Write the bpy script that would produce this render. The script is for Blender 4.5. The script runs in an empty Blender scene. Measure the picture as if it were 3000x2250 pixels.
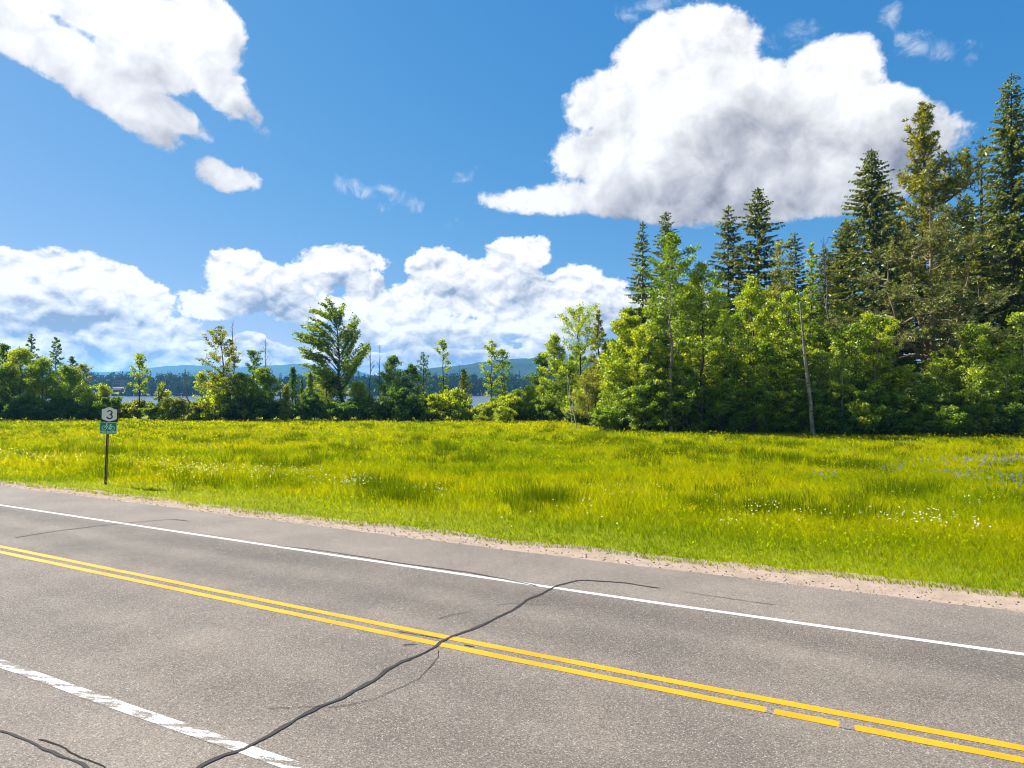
import bpy, math, random, time
import numpy as np
from mathutils import Vector, Matrix
T0 = time.time()
R = math.radians
scene = bpy.context.scene
col = scene.collection

# ------------------------------------------------------------------ camera
CAM_H = 3.8
F_PX, CX, CY, PITCH = 2000.0, 1500.0, 1125.0, math.atan(15 / 2000.0)
cam_data = bpy.data.cameras.new('camera')
cam_data.sensor_width = 36.0
cam_data.lens = 36.0 * F_PX / 3000.0
cam_data.clip_start = 0.1
cam_data.clip_end = 60000
cam = bpy.data.objects.new('camera', cam_data)
cam.location = (0, 0, CAM_H)
cam.rotation_euler = (math.pi / 2 + PITCH, 0, 0)
col.objects.link(cam)
scene.camera = cam

# ------------------------------------------------------------------ render / exposure
scene.render.engine = 'CYCLES'
scene.view_settings.view_transform = 'Standard'
scene.view_settings.look = 'None'
scene.view_settings.exposure = 1.3
scene.view_settings.gamma = 1.0
scene.cycles.max_bounces = 8
scene.cycles.diffuse_bounces = 4
scene.cycles.glossy_bounces = 2
scene.cycles.transmission_bounces = 4
scene.cycles.transparent_max_bounces = 8
scene.cycles.volume_bounces = 1
scene.cycles.caustics_reflective = False
scene.cycles.caustics_refractive = False
scene.cycles.use_denoising = True
scene.cycles.filter_width = 1.05
EXPO = 2 ** scene.view_settings.exposure

# ------------------------------------------------------------------ sun
SUN_AZ, SUN_EL = R(-61.0), R(44.0)          # azimuth from +Y (forward) towards +X, elevation
SUN = Vector((math.sin(SUN_AZ) * math.cos(SUN_EL), math.cos(SUN_AZ) * math.cos(SUN_EL), math.sin(SUN_EL)))
sd = bpy.data.lights.new('sun', 'SUN')
sd.energy = 5.0
sd.angle = R(0.53)
sd.color = (1.0, 0.955, 0.88)
sun = bpy.data.objects.new('sun', sd)
sun.rotation_euler = (-SUN).to_track_quat('-Z', 'Y').to_euler()
sun.location = SUN * 300
col.objects.link(sun)

# ------------------------------------------------------------------ node expression helper
class E:
    """wraps an output socket (or a number) so that node maths can be written as expressions"""
    nt = None
    def __init__(self, s): self.s = s
    @staticmethod
    def _put(node, i, v):
        if isinstance(v, E): v = v.s
        if isinstance(v, bpy.types.NodeSocket): E.nt.links.new(v, node.inputs[i])
        else: node.inputs[i].default_value = v
    @staticmethod
    def m(op, *a, clamp=False):
        n = E.nt.nodes.new('ShaderNodeMath'); n.operation = op; n.use_clamp = clamp
        for i, v in enumerate(a): E._put(n, i, v)
        return E(n.outputs[0])
    @staticmethod
    def v(op, *a, out=0, scale=None):
        n = E.nt.nodes.new('ShaderNodeVectorMath'); n.operation = op
        for i, x in enumerate(a): E._put(n, i, x)
        if scale is not None: E._put(n, 3, scale)
        return E(n.outputs[out])
    def __add__(a, b): return E.m('ADD', a, b)
    __radd__ = __add__
    def __sub__(a, b): return E.m('SUBTRACT', a, b)
    def __rsub__(a, b): return E.m('SUBTRACT', b, a)
    def __mul__(a, b): return E.m('MULTIPLY', a, b)
    __rmul__ = __mul__
    def __truediv__(a, b): return E.m('DIVIDE', a, b)

def sstep(x, lo, hi, a=0.0, b=1.0, kind='SMOOTHSTEP'):
    n = E.nt.nodes.new('ShaderNodeMapRange'); n.interpolation_type = kind
    E._put(n, 0, x); E._put(n, 1, lo); E._put(n, 2, hi); E._put(n, 3, a); E._put(n, 4, b)
    return E(n.outputs[0])
def noise(vec, scale, detail=3.0, rough=0.5, lac=2.0, dist=0.0, out='Fac'):
    n = E.nt.nodes.new('ShaderNodeTexNoise')
    E._put(n, 0, vec) if vec is not None else None
    for k, x in (('Scale', scale), ('Detail', detail), ('Roughness', rough), ('Lacunarity', lac), ('Distortion', dist)):
        n.inputs[k].default_value = x
    return E(n.outputs[out])
def ridged(vec, scale, detail=3.0, rough=0.5, lac=2.0, offset=0.9, gain=1.0, dist=0.0):
    n = E.nt.nodes.new('ShaderNodeTexNoise'); n.noise_type = 'RIDGED_MULTIFRACTAL'; n.normalize = False
    E._put(n, 0, vec)
    for k, x in (('Scale', scale), ('Detail', detail), ('Roughness', rough), ('Lacunarity', lac), ('Offset', offset), ('Gain', gain), ('Distortion', dist)):
        n.inputs[k].default_value = x
    return E(n.outputs['Fac'])
def voro(vec, scale, detail=0.0, rough=0.5, lac=2.0, feature='F1', out='Distance', rnd=1.0):
    n = E.nt.nodes.new('ShaderNodeTexVoronoi'); n.feature = feature; n.normalize = True
    if vec is not None: E._put(n, 0, vec)
    for k, x in (('Scale', scale), ('Detail', detail), ('Roughness', rough), ('Lacunarity', lac), ('Randomness', rnd)):
        if k in n.inputs: n.inputs[k].default_value = x
    return E(n.outputs[out])
def mixc(f, a, b, mode='MIX'):
    n = E.nt.nodes.new('ShaderNodeMix'); n.data_type = 'RGBA'; n.blend_type = mode
    E._put(n, 0, f)
    for i, x in ((6, a), (7, b)):
        if isinstance(x, tuple) and len(x) == 3: x = (*x, 1.0)
        E._put(n, i, x)
    return E(n.outputs[2])
def node(t): return E.nt.nodes.new(t)

# ------------------------------------------------------------------ world: daylight sky with cumulus clouds
world = bpy.data.worlds.new('World')
scene.world = world
world.use_nodes = True
wt = world.node_tree
wt.nodes.clear()
E.nt = wt
def pdir(px, py):
    """world direction seen at a photograph pixel (3000 x 2250)"""
    x, z = (px - CX) / F_PX, (CY - py) / F_PX
    return Vector((x, math.cos(PITCH) - z * math.sin(PITCH), math.sin(PITCH) + z * math.cos(PITCH))).normalized()

sky = node('ShaderNodeTexSky')
sky.sky_type = 'NISHITA'
sky.sun_disc = False
sky.sun_elevation = SUN_EL
sky.sun_rotation = SUN_AZ
sky.altitude = 500
sky.air_density = 1.0
sky.dust_density = 0.6
sky.ozone_density = 2.2
tc = node('ShaderNodeTexCoord')
DIR = E.v('NORMALIZE', tc.outputs['Generated'])
sep = node('ShaderNodeSeparateXYZ'); E._put(sep, 0, DIR)
DX, DY, DZ = (E(o) for o in sep.outputs)

def lobes_field(p, lobes, soft=0.22):
    """smooth union of elliptic lobes (px, py, rx, ry[, tilt]) given where the clouds stand in the sky; in units of 100 px, 0 at the rim"""
    acc = None
    for lb in lobes:
        px, py, rx, ry = lb[:4]; t = R(lb[4]) if len(lb) > 4 else 0.0
        c = pdir(px, py)
        right = c.cross(Vector((0, 0, 1))).normalized(); up = right.cross(c)
        k = 1.0 / math.hypot(1.0, math.hypot((px - CX) / F_PX, (CY - py) / F_PX))
        half = 0.5 * min(rx, ry) / 100.0
        g = math.sqrt(half)
        e1 = (right * math.cos(t) + up * math.sin(t)) / (rx / F_PX * k) * g
        e2 = (up * math.cos(t) - right * math.sin(t)) / (ry / F_PX * k) * g
        a = E.v('DOT_PRODUCT', p, tuple(e1), out=1)
        b = E.v('DOT_PRODUCT', p, tuple(e2), out=1)
        d = E.m('MULTIPLY_ADD', a, a, E.m('MULTIPLY_ADD', b, b, -half))
        acc = d if acc is None else E.m('SMOOTH_MIN', acc, d, soft)
    return 0.0 - acc

# --- high cumulus
BIG = [(2010,190,230,170),(2120,120,130,95),(1945,105,110,80),(1830,300,190,120),(2140,330,260,170),(2420,250,170,150),(2490,170,90,85),
       (2590,315,165,88,-24),(2330,440,420,150),(1890,450,280,120),(1690,585,200,66),(1530,588,130,48),(1900,565,330,85),(2250,560,420,110)]
BIG = [(a, b, max(34, c - 26), max(28, d - 26), *e) for a, b, c, d, *e in BIG]
BIGC = [(2040,190,260,180),(2450,270,230,170),(1900,420,330,170),(2300,470,450,190),(1750,590,360,60)]
LEFT = [(60,90,190,85,-25),(220,190,200,85,-32),(370,285,180,80,-35),(520,345,90,40,-30),(330,30,360,85,-8),(590,120,130,140,10),(655,255,110,70,-45),
        (735,330,80,32,-50),(460,150,160,120)]
LEFTC = [(100,90,260,110,-28),(360,260,250,95,-34),(400,50,330,110),(620,190,140,160,-20)]
LEFT = [(a, b, max(30, c - 10), max(26, d - 10), *e) for a, b, c, d, *e in LEFT]
BITS = [(632,500,46,34,-15),(665,530,36,30,0),(712,528,46,26,-8)]
WISP = [(985,530,36,22,-20),(1070,570,70,20,-35),(1175,580,60,20,-25),(1330,650,30,12,20),(1360,515,30,12,30),
        (1945,8,120,26,8),(2605,52,38,26,40),(2700,145,80,34,-28),(2800,170,60,24,10),(2330,95,90,36)]
BANK = [(30,820,170,85),(190,795,110,60),(290,855,150,90),(410,885,90,60),(110,930,230,90),(390,970,170,50),
        (690,795,85,62),(750,840,130,75),(630,890,110,40),(890,820,110,45),(1000,765,105,46),(1060,845,55,60),(900,900,120,40),
        (1300,785,85,55),(1360,815,110,50),(1240,890,110,60),(1510,755,90,62),(1460,860,190,80),(1690,830,75,55),(1750,865,100,55),(1620,920,200,75),
        (1130,910,90,50),(1260,970,220,50),(1960,900,160,45),(2200,920,140,45)]
BANKC = [(120,870,300,110),(380,930,200,70),(750,830,170,85),(1000,780,110,60),(1320,800,130,70),(1500,800,130,90),(1700,880,190,85),(1250,930,220,70),(900,920,200,50)]

def toward_sun(p, d):
    return E.v('ADD', p, tuple(SUN * d + Vector((0, 0, d * 0.35))))

def billow(p, scale, flat=1.0, det=6.0, vdet=2.0):
    q = E.v('MULTIPLY', p, (scale, scale, scale * flat))
    w = noise(q, 1.3, 1.0, 0.5, out='Color')
    q2 = E.v('ADD', q, E.v('SCALE', E.v('SUBTRACT', w, (0.5, 0.5, 0.5)), scale=0.7))
    vb = voro(q2, 1.0, vdet, 0.5, 2.3)
    fn = noise(q2, 0.8, det, 0.58, 2.1)
    return (0.62 - vb) * 0.85 + (fn - 0.5) * 1.1

K = 1.0 / EXPO
SKY_STRENGTH = 0.10
def cloud_colour(lit, warm, grey):
    f = sstep(lit, 0.0, 1.0, kind='LINEAR')
    return mixc(f, tuple(K / SKY_STRENGTH * x for x in grey), tuple(K / SKY_STRENGTH * x for x in warm))
def background(colour):
    n = node('ShaderNodeBackground'); n.inputs['Strength'].default_value = SKY_STRENGTH
    E._put(n, 0, colour); return n.outputs[0]
def mixs(f, a, b):
    n = node('ShaderNodeMixShader'); E._put(n, 0, f)
    wt.links.new(a, n.inputs[1]); wt.links.new(b, n.inputs[2]); return n.outputs[0]
# the photograph's deep blue: one response curve per channel over the whole sky
sp = node('ShaderNodeSeparateColor'); E._put(sp, 0, E(sky.outputs[0]))
cc = node('ShaderNodeCombineColor')
for i, (a, p_) in enumerate(((0.415, 1.36), (0.475, 0.62), (0.70, 0.35))):
    E._put(cc, i, E.m('POWER', E(sp.outputs[i]) * (SKY_STRENGTH * 1.75), p_) * (a * K / SKY_STRENGTH))
skyc = E(cc.outputs[0])
P0 = DIR

_bg = [0]
def plain():
    """clear sky; every leaf of the tree below gets a node of its own, so that a branch with factor 0 is skipped when rendering"""
    _bg[0] += 1
    n = node('ShaderNodeBackground'); n.inputs['Strength'].default_value = SKY_STRENGTH * (1 + 1e-6 * _bg[0])
    E._put(n, 0, skyc); return n.outputs[0]

def high_clouds(ahead, eps):
    rest = (noise(E.v('MULTIPLY', DIR, (1.0, 1.0, 1.6)), 3.1 + eps, 3.0, 0.5) - 0.58) * 7.0
    out_f = (1.0 - sstep(DY, 0.55, 0.74)) * sstep(DZ, 0.1, 0.25)
    rest = rest * out_f - (1.0 - out_f) * 1.5
    h0 = h1 = rest
    if ahead:
        h0 = E.m('MAXIMUM', lobes_field(P0, BIG + LEFT + BITS), rest)
        h1 = E.m('MAXIMUM', lobes_field(toward_sun(P0, 0.10), BIGC + LEFTC, 0.3), rest)
    h0 = E.m('MAXIMUM', h0, -1.5); h1 = E.m('MAXIMUM', h1, -1.5)
    b0 = billow(P0, 13.0 + eps); b2 = billow(toward_sun(P0, 0.020), 13.0 + eps, det=4.0, vdet=1.0)
    fine = noise(E.v('MULTIPLY', P0, (70.0, 70.0, 80.0)), 1.0 + eps, 4.0, 0.6, 2.0, 0.4) - 0.5
    H0 = h0 + b0 * 0.55 + fine * 0.36
    a_high = sstep(H0, 0.0, 0.20)
    dark_h = sstep(h1 * 0.5 - h0 * 0.12 + b0 * 0.30 + E.m('MAXIMUM', (0.375 - DZ) * 2.5, -0.12), -0.10, 0.85)      # sunward side bright, far side and core grey
    lit_h = (1.0 - dark_h * 0.64) + (b0 - b2) * 1.25 + fine * 0.16
    col_high = cloud_colour(lit_h, (1.04, 1.04, 1.05), (0.17, 0.19, 0.26))
    under = plain(); under2 = plain()
    if ahead:                                                        # thin wisps
        wn = noise(E.v('MULTIPLY', P0, (30.0, 30.0, 34.0)), 1.0, 6.0, 0.62, 2.0, 0.6)
        w0 = lobes_field(P0, WISP)
        a_wisp = sstep(w0 + (wn - 0.5) * 1.6, 0.0, 0.55, 0.0, 0.6)
        white = tuple(K / SKY_STRENGTH * x for x in (0.92, 0.95, 1.0)) + (1.0,)
        under2 = mixs(a_wisp, under2, background(white))
        under = mixs(E.m('GREATER_THAN', w0, -0.8), under, mixs(a_wisp, plain(), background(tuple(K / SKY_STRENGTH * x for x in (0.92, 0.95, 1.0)) + (1.0,))))
    return mixs(E.m('GREATER_THAN', h0, -0.5), under, mixs(a_high, under2, background(col_high)))

def cloud_bank(ahead, eps):
    """cumulus bank along the horizon"""
    el_f = sstep(DZ, 0.02, 0.17, 0.98, -0.75, 'LINEAR')
    g = noise(E.v('MULTIPLY', P0, (9.0, 9.0, 34.0)), 1.0 + eps, 3.0, 0.5)
    c0 = (g - 0.53) * 3.6 + el_f - sstep(DY, 0.4, 0.75) * sstep(DZ, 0.03, 0.10) * 0.8
    c3 = c0
    if ahead:
        c3 = E.m('SMOOTH_MAX', c0, lobes_field(toward_sun(P0, 0.028), BANKC, 0.2), 0.2)
        c0 = E.m('SMOOTH_MAX', c0, lobes_field(P0, BANK, 0.16), 0.2)
    k0 = billow(P0, 21.0 + eps, 1.4); k4 = billow(toward_sun(P0, 0.0085), 21.0 + eps, 1.4, det=4.0, vdet=1.0)
    fb = noise(E.v('MULTIPLY', P0, (95.0, 95.0, 125.0)), 1.0 + eps, 4.0, 0.6, 2.0, 0.4) - 0.5
    a_bank = sstep(c0 + k0 * 0.60 + fb * 0.30, 0.04, 0.17)
    dark_b = sstep(c3 - c0 * 0.55 + k0 * 0.15, -0.10, 0.55)
    lit_b = (1.0 - dark_b * 0.85) + (k0 - k4) * 2.4 + fb * 0.25
    col_bank = cloud_colour(lit_b, (1.10, 1.08, 1.06), (0.30, 0.38, 0.50))
    return mixs(E.m('GREATER_THAN', c0, -0.5), plain(), mixs(a_bank, plain(), background(col_bank)))

# the photographed clouds stand ahead; the same kind of sky goes on round the rest of the horizon
front = mixs(E.m('GREATER_THAN', DZ / DY, 0.23), cloud_bank(True, 0.0), high_clouds(True, 0.0))
back = mixs(E.m('GREATER_THAN', DZ, 0.21), cloud_bank(False, 1e-4), high_clouds(False, 1e-4))
s_up = mixs(E.m('GREATER_THAN', DY, 0.6), back, front)
s_all = mixs(E.m('GREATER_THAN', DZ, -0.02), plain(), s_up)
wo = node('ShaderNodeOutputWorld')
wt.links.new(s_all, wo.inputs[0])
world.cycles.sampling_method = 'NONE'
print('SKY nodes', len(wt.nodes), time.time() - T0)

# ------------------------------------------------------------------ mesh helpers
def new_mesh(name, verts, quads=None, tris=None, colour=None, smooth=False, mat_index=None):
    """one mesh from numpy arrays; colour is a base colour per vertex"""
    verts = np.asarray(verts, np.float32)
    nq = 0 if quads is None else len(quads); nt = 0 if tris is None else len(tris)
    me = bpy.data.meshes.new(name)
    me.vertices.add(len(verts)); me.vertices.foreach_set('co', verts.ravel())
    loops = np.concatenate([np.asarray(quads, np.int32).ravel() if nq else np.zeros(0, np.int32),
                            np.asarray(tris, np.int32).ravel() if nt else np.zeros(0, np.int32)])
    me.loops.add(len(loops)); me.loops.foreach_set('vertex_index', loops)
    starts = np.concatenate([np.arange(nq) * 4, nq * 4 + np.arange(nt) * 3]).astype(np.int32)
    me.polygons.add(nq + nt); me.polygons.foreach_set('loop_start', starts)
    if smooth: me.polygons.foreach_set('use_smooth', np.ones(nq + nt, bool))
    if mat_index is not None: me.polygons.foreach_set('material_index', np.asarray(mat_index, np.int32))
    if colour is not None:
        at = me.color_attributes.new('tint', 'FLOAT_COLOR', 'POINT')
        c4 = np.ones((len(verts), 4), np.float32); c4[:, :3] = colour
        at.data.foreach_set('color', c4.ravel())
    me.update()
    return me
def link(name, me, mats=(), parent=None, loc=None):
    o = bpy.data.objects.new(name, me)
    col.objects.link(o)
    if me is not None and len(me.materials) == 0:
        for m in (mats if isinstance(mats, (list, tuple)) else [mats]): me.materials.append(m)
    if parent: o.parent = parent
    if loc is not None: o.location = loc
    return o
def tag(o, label=None, cat=None, group=None, kind=None):
    for k, v in (('label', label), ('category', cat), ('group', group), ('kind', kind)):
        if v: o[k] = v
    return o
def empty(name, loc=(0, 0, 0), rz=0.0):
    o = bpy.data.objects.new(name, None); o.empty_display_size = 0.3
    col.objects.link(o); o.location = loc; o.rotation_euler = (0, 0, rz)
    return o
class MB:
    """collects boxes, tubes and polygons into one mesh"""
    def __init__(s): s.v = []; s.f = []
    def add(s, v, f):
        n = len(s.v); s.v += [tuple(x) for x in v]; s.f += [tuple(i + n for i in q) for q in f]; return s
    def box(s, x0, x1, y0, y1, z0, z1):
        v = [(x, y, z) for z in (z0, z1) for y in (y0, y1) for x in (x0, x1)]
        return s.add(v, [(0, 2, 3, 1), (4, 5, 7, 6), (0, 1, 5, 4), (2, 6, 7, 3), (0, 4, 6, 2), (1, 3, 7, 5)])
    def prism(s, pts, y0, y1):
        """outline pts (x, z) extruded from y0 (front) to y1"""
        n = len(pts)
        v = [(x, y0, z) for x, z in pts] + [(x, y1, z) for x, z in pts]
        return s.add(v, [tuple(range(n)), tuple(range(2 * n - 1, n - 1, -1))] + [(i, i + n, (i + 1) % n + n, (i + 1) % n) for i in range(n)])
    def stroke(s, pts, w, y0, y1, closed=False):
        """a flat stroke of width w along pts (x, z), with thickness"""
        p = np.array(pts, float); n = len(p)
        t = (np.roll(p, -1, 0) - np.roll(p, 1, 0)) if closed else np.gradient(p, axis=0)
        t /= np.linalg.norm(t, axis=1)[:, None] + 1e-9
        nn = np.c_[-t[:, 1], t[:, 0]] * w / 2
        a, b = p + nn, p - nn
        v = [(x, y0, z) for x, z in a] + [(x, y0, z) for x, z in b] + [(x, y1, z) for x, z in a] + [(x, y1, z) for x, z in b]
        f = []
        for i in range(n if closed else n - 1):
            j = (i + 1) % n
            f += [(i, j, n + j, n + i), (2 * n + i, 3 * n + i, 3 * n + j, 2 * n + j), (i, 2 * n + i, 2 * n + j, j), (n + i, n + j, 3 * n + j, 3 * n + i)]
        if not closed: f += [(0, n, 3 * n, 2 * n), (n - 1, 3 * n - 1, 4 * n - 1, 2 * n - 1)]
        return s.add(v, f)
    def build(s, name, mat, parent=None, smooth=False):
        me = bpy.data.meshes.new(name); me.from_pydata(s.v, [], s.f)
        if smooth: me.polygons.foreach_set('use_smooth', np.ones(len(me.polygons), bool))
        me.update()
        return link(name, me, mat, parent)

def tubes(paths, sides=5):
    """paths: list of (points (n,3), radii (n,)); returns verts, quads"""
    V, Q, base = [], [], 0
    ang = np.linspace(0, 2 * math.pi, sides, endpoint=False)
    ca, sa = np.cos(ang)[None, :, None], np.sin(ang)[None, :, None]
    for pts, rad in paths:
        p = np.asarray(pts, float); r = np.asarray(rad, float); n = len(p)
        t = np.gradient(p, axis=0); t /= np.linalg.norm(t, axis=1)[:, None] + 1e-9
        ref = np.where(np.abs(t[:, 2:3]) > 0.9, np.array([[1.0, 0, 0]]), np.array([[0, 0, 1.0]]))
        u = np.cross(t, ref); u /= np.linalg.norm(u, axis=1)[:, None] + 1e-9
        w = np.cross(t, u)
        ring = p[:, None, :] + r[:, None, None] * (ca * u[:, None, :] + sa * w[:, None, :])
        V.append(ring.reshape(-1, 3))
        i = np.arange(n - 1)[:, None] * sides; k = np.arange(sides)[None, :]; k2 = (k + 1) % sides
        Q.append(np.stack([i + k, i + k2, i + sides + k2, i + sides + k], -1).reshape(-1, 4) + base)
        base += n * sides
    return np.concatenate(V), np.concatenate(Q)

def vnoise(x, y, scale, seed=0):
    """smooth value noise, 0..1, for placing things"""
    x = np.asarray(x) / scale; y = np.asarray(y) / scale
    xi = np.floor(x).astype(np.int64); yi = np.floor(y).astype(np.int64)
    fx = x - xi; fy = y - yi; fx = fx * fx * (3 - 2 * fx); fy = fy * fy * (3 - 2 * fy)
    def h(a, b):
        n = (a * 374761393 + b * 668265263 + seed * 1442695041) & 0xffffffff
        n = ((n ^ (n >> 13)) * 1274126177) & 0xffffffff
        return ((n ^ (n >> 16)) & 0xffff) / 65535.0
    return (h(xi, yi) * (1 - fx) + h(xi + 1, yi) * fx) * (1 - fy) + (h(xi, yi + 1) * (1 - fx) + h(xi + 1, yi + 1) * fx) * fy
def fbm(x, y, scale, seed=0, oct=3):
    s = 0; a = 0.5; tot = 0
    for k in range(oct):
        s = s + a * vnoise(x, y, scale / 2 ** k, seed + 17 * k); tot += a; a *= 0.5
    return s / tot

# ------------------------------------------------------------------ materials
def material(name):
    m = bpy.data.materials.new(name); m.use_nodes = True
    m.node_tree.nodes.clear(); E.nt = m.node_tree
    return m
def principled(base, rough=0.6, normal=None, spec=0.3, metal=0.0):
    n = node('ShaderNodeBsdfPrincipled')
    if isinstance(base, tuple): base = (*base, 1.0)
    E._put(n, 'Base Color', base); E._put(n, 'Roughness', rough)
    n.inputs['Specular IOR Level'].default_value = spec; n.inputs['Metallic'].default_value = metal
    if normal is not None: E._put(n, 'Normal', normal)
    return n.outputs[0]
def out(shader):
    o = node('ShaderNodeOutputMaterial'); E.nt.links.new(shader, o.inputs[0])
def bump(h, strength=0.5, dist=0.01):
    n = node('ShaderNodeBump'); n.inputs['Strength'].default_value = strength; n.inputs['Distance'].default_value = dist
    E._put(n, 'Height', h); return E(n.outputs[0])
def pos(): return E(node('ShaderNodeNewGeometry').outputs['Position'])
def simple(name, base, rough=0.6, spec=0.3, metal=0.0):
    m = material(name); out(principled(base, rough, None, spec, metal)); return m
def addmul(a, b): return mixc(1.0, a, b, 'MULTIPLY')
def leaf_mat(name, trans=0.55, tcol=(1.45, 1.25, 0.2), gloss=0.028):
    """thin leaf: diffuse front, light passing through, a little sheen; base colour from each leaf's own tint"""
    m = material(name)
    at = node('ShaderNodeAttribute'); at.attribute_name = 'tint'
    c = E(at.outputs['Color'])
    d = node('ShaderNodeBsdfDiffuse'); E._put(d, 0, c)
    t = node('ShaderNodeBsdfTranslucent'); E._put(t, 0, addmul(c, tcol))
    mx = node('ShaderNodeMixShader'); mx.inputs[0].default_value = trans
    E.nt.links.new(d.outputs[0], mx.inputs[1]); E.nt.links.new(t.outputs[0], mx.inputs[2])
    s = mx.outputs[0]
    if gloss:
        g = node('ShaderNodeBsdfGlossy'); g.inputs['Roughness'].default_value = 0.42; g.inputs[0].default_value = (1, 1, 1, 1)
        m2 = node('ShaderNodeMixShader'); m2.inputs[0].default_value = gloss
        E.nt.links.new(s, m2.inputs[1]); E.nt.links.new(g.outputs[0], m2.inputs[2]); s = m2.outputs[0]
    out(s); return m
def bark_mat(name, a, b, scale=6.0, marks=None):
    m = material(name)
    tcn = node('ShaderNodeTexCoord'); q = E(tcn.outputs['Object'])
    n1 = noise(E.v('MULTIPLY', q, (scale, scale, scale * 0.25)), 1.0, 5.0, 0.65)
    c = mixc(sstep(n1, 0.35, 0.65), a, b)
    if marks:
        n2 = noise(E.v('MULTIPLY', q, (1.5, 1.5, 9.0)), 1.0, 3.0, 0.6)
        c = mixc(sstep(n2, 0.56, 0.66), c, marks)
    out(principled(c, 0.85, bump(n1, 0.6, 0.03), 0.2)); return m
LEAF = leaf_mat('broadleaf_foliage')
FARLEAF = leaf_mat('far_foliage', 0.3, (1.1, 1.05, 0.5), 0.0)
BARK_SNAG = None
NEEDLE = leaf_mat('needle_foliage', 0.3, (1.3, 1.1, 0.4), 0.03)
GRASS = leaf_mat('meadow_blades', 0.58, (1.3, 1.15, 0.15), 0.0)
BARK_GREY = bark_mat('grey_bark', (0.055, 0.045, 0.036), (0.16, 0.14, 0.12))
BARK_DARK = bark_mat('dark_bark', (0.03, 0.024, 0.02), (0.09, 0.072, 0.06))
BARK_PALE = bark_mat('pale_birch_bark', (0.42, 0.39, 0.34), (0.58, 0.55, 0.50), 4.0, (0.07, 0.06, 0.05))
BARK_SNAG = bark_mat('weathered_birch_bark', (0.16, 0.125, 0.10), (0.34, 0.29, 0.24), 3.0, (0.06, 0.045, 0.035))
BARK_ORANGE = bark_mat('orange_pine_bark', (0.14, 0.095, 0.062), (0.31, 0.20, 0.12), 4.0)
BARK_DEAD = bark_mat('weathered_dead_wood', (0.07, 0.06, 0.055), (0.20, 0.175, 0.155))

# ------------------------------------------------------------------ the road's own axes (s along the road, t across it)
TH = R(62.0)
RD = np.array([-math.sin(TH), math.cos(TH)]); RN = np.array([math.cos(TH), math.sin(TH)])
def bow(s):
    s = np.asarray(s, float)
    e = np.clip(9.0 - s, 0, 12.0)
    return 0.0016 * e * e + np.where(s < -3, 0.0016 * 24 * (-3 - s), 0.0)      # the road bends very slightly away, then runs straight
def RP(s, t, z=0.0):
    s = np.asarray(s, float); t = np.asarray(t, float) + bow(s)
    p = s[..., None] * RD + t[..., None] * RN
    return np.concatenate([p, np.broadcast_to(np.asarray(z, float), s.shape)[..., None]], -1)
def ST(x, y):
    s = x * RD[0] + y * RD[1]; t = x * RN[0] + y * RN[1]
    return s, t - bow(s)
def ground_at(px, py, z=0.0):
    """ground point seen at a photograph pixel"""
    d = pdir(px, py); k = (z - CAM_H) / d.z
    return d.x * k, d.y * k

# ------------------------------------------------------------------ terrain
LAKE_Z = -3.0
def sm(x, a, b):
    k = np.clip((np.asarray(x, float) - a) / (b - a), 0, 1); return k * k * (3 - 2 * k)
def terrain(x, y):
    x = np.asarray(x, float); y = np.asarray(y, float)
    shore = 102 + 130 * sm(x, 2, 45) + 25 * sm(-x, 60, 120)
    z = -6.0 * sm(y - shore, 0, 60)
    far = 706 + 25 * np.sin(x * 0.006 + 1.0) + 9 * np.sin(x * 0.021)
    z = z + sm(y - far, -25, 22) * 4.2 + sm(y - far, 15, 170) * 11.0 + sm(y, 1200, 6000) * 20
    z = z + sm(x, 230, 420) * sm(y, 200, 300) * (1 - sm(y, 640, 720)) * 5.0
    return z
def axis(*seg):
    return np.unique(np.concatenate([np.linspace(a, b, n) for a, b, n in seg]))
gx = axis((-9000, -900, 20), (-900, -150, 40), (-150, 150, 76), (150, 900, 40), (900, 9000, 20))
gy = axis((-900, -60, 15), (-60, 100, 21), (100, 260, 41), (260, 660, 18), (660, 960, 61), (960, 9000, 24))
GX, GY = np.meshgrid(gx, gy)
GV = np.stack([GX, GY, terrain(GX, GY)], -1).reshape(-1, 3)
nx, ny = len(gx), len(gy)
ii = (np.arange(ny - 1)[:, None] * nx + np.arange(nx - 1)[None, :]).ravel()
m = material('meadow_soil')
p = pos()
n1 = noise(p, 0.10, 4.0, 0.6); n2 = noise(p, 1.7, 5.0, 0.7); n3 = noise(p, 14.0, 3.0, 0.7)
c = mixc(sstep(n1, 0.35, 0.65), (0.165, 0.20, 0.004), (0.235, 0.245, 0.004))
c = mixc(sstep(n2, 0.4, 0.7), c, (0.15, 0.19, 0.005))
c = mixc(sstep(n3, 0.55, 0.8), c, (0.16, 0.14, 0.03))
out(principled(c, 0.95, bump(n3, 0.6, 0.08), 0.1))
tag(link('ground', new_mesh('ground', GV, np.stack([ii, ii + 1, ii + nx + 1, ii + nx], -1), smooth=True), m), kind='structure')

# lake: a real water sheet with wind ripples
m = material('lake_water')
p = pos()
w1 = noise(E.v('MULTIPLY', p, (0.25, 0.6, 1.0)), 1.0, 3.0, 0.6); w2 = noise(E.v('MULTIPLY', p, (0.03, 0.10, 1.0)), 1.0, 2.0, 0.5)
out(principled((0.015, 0.035, 0.06), sstep(w2, 0.3, 0.7, 0.16, 0.28), bump(w1 + w2 * 0.6, 0.55, 0.6), 0.5))
lake = MB(); lake.add([(-2600, 95, LAKE_Z), (430, 95, LAKE_Z), (430, 760, LAKE_Z), (-2600, 760, LAKE_Z)], [(0, 1, 2, 3)])
tag(lake.build('lake', m), kind='structure')

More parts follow.
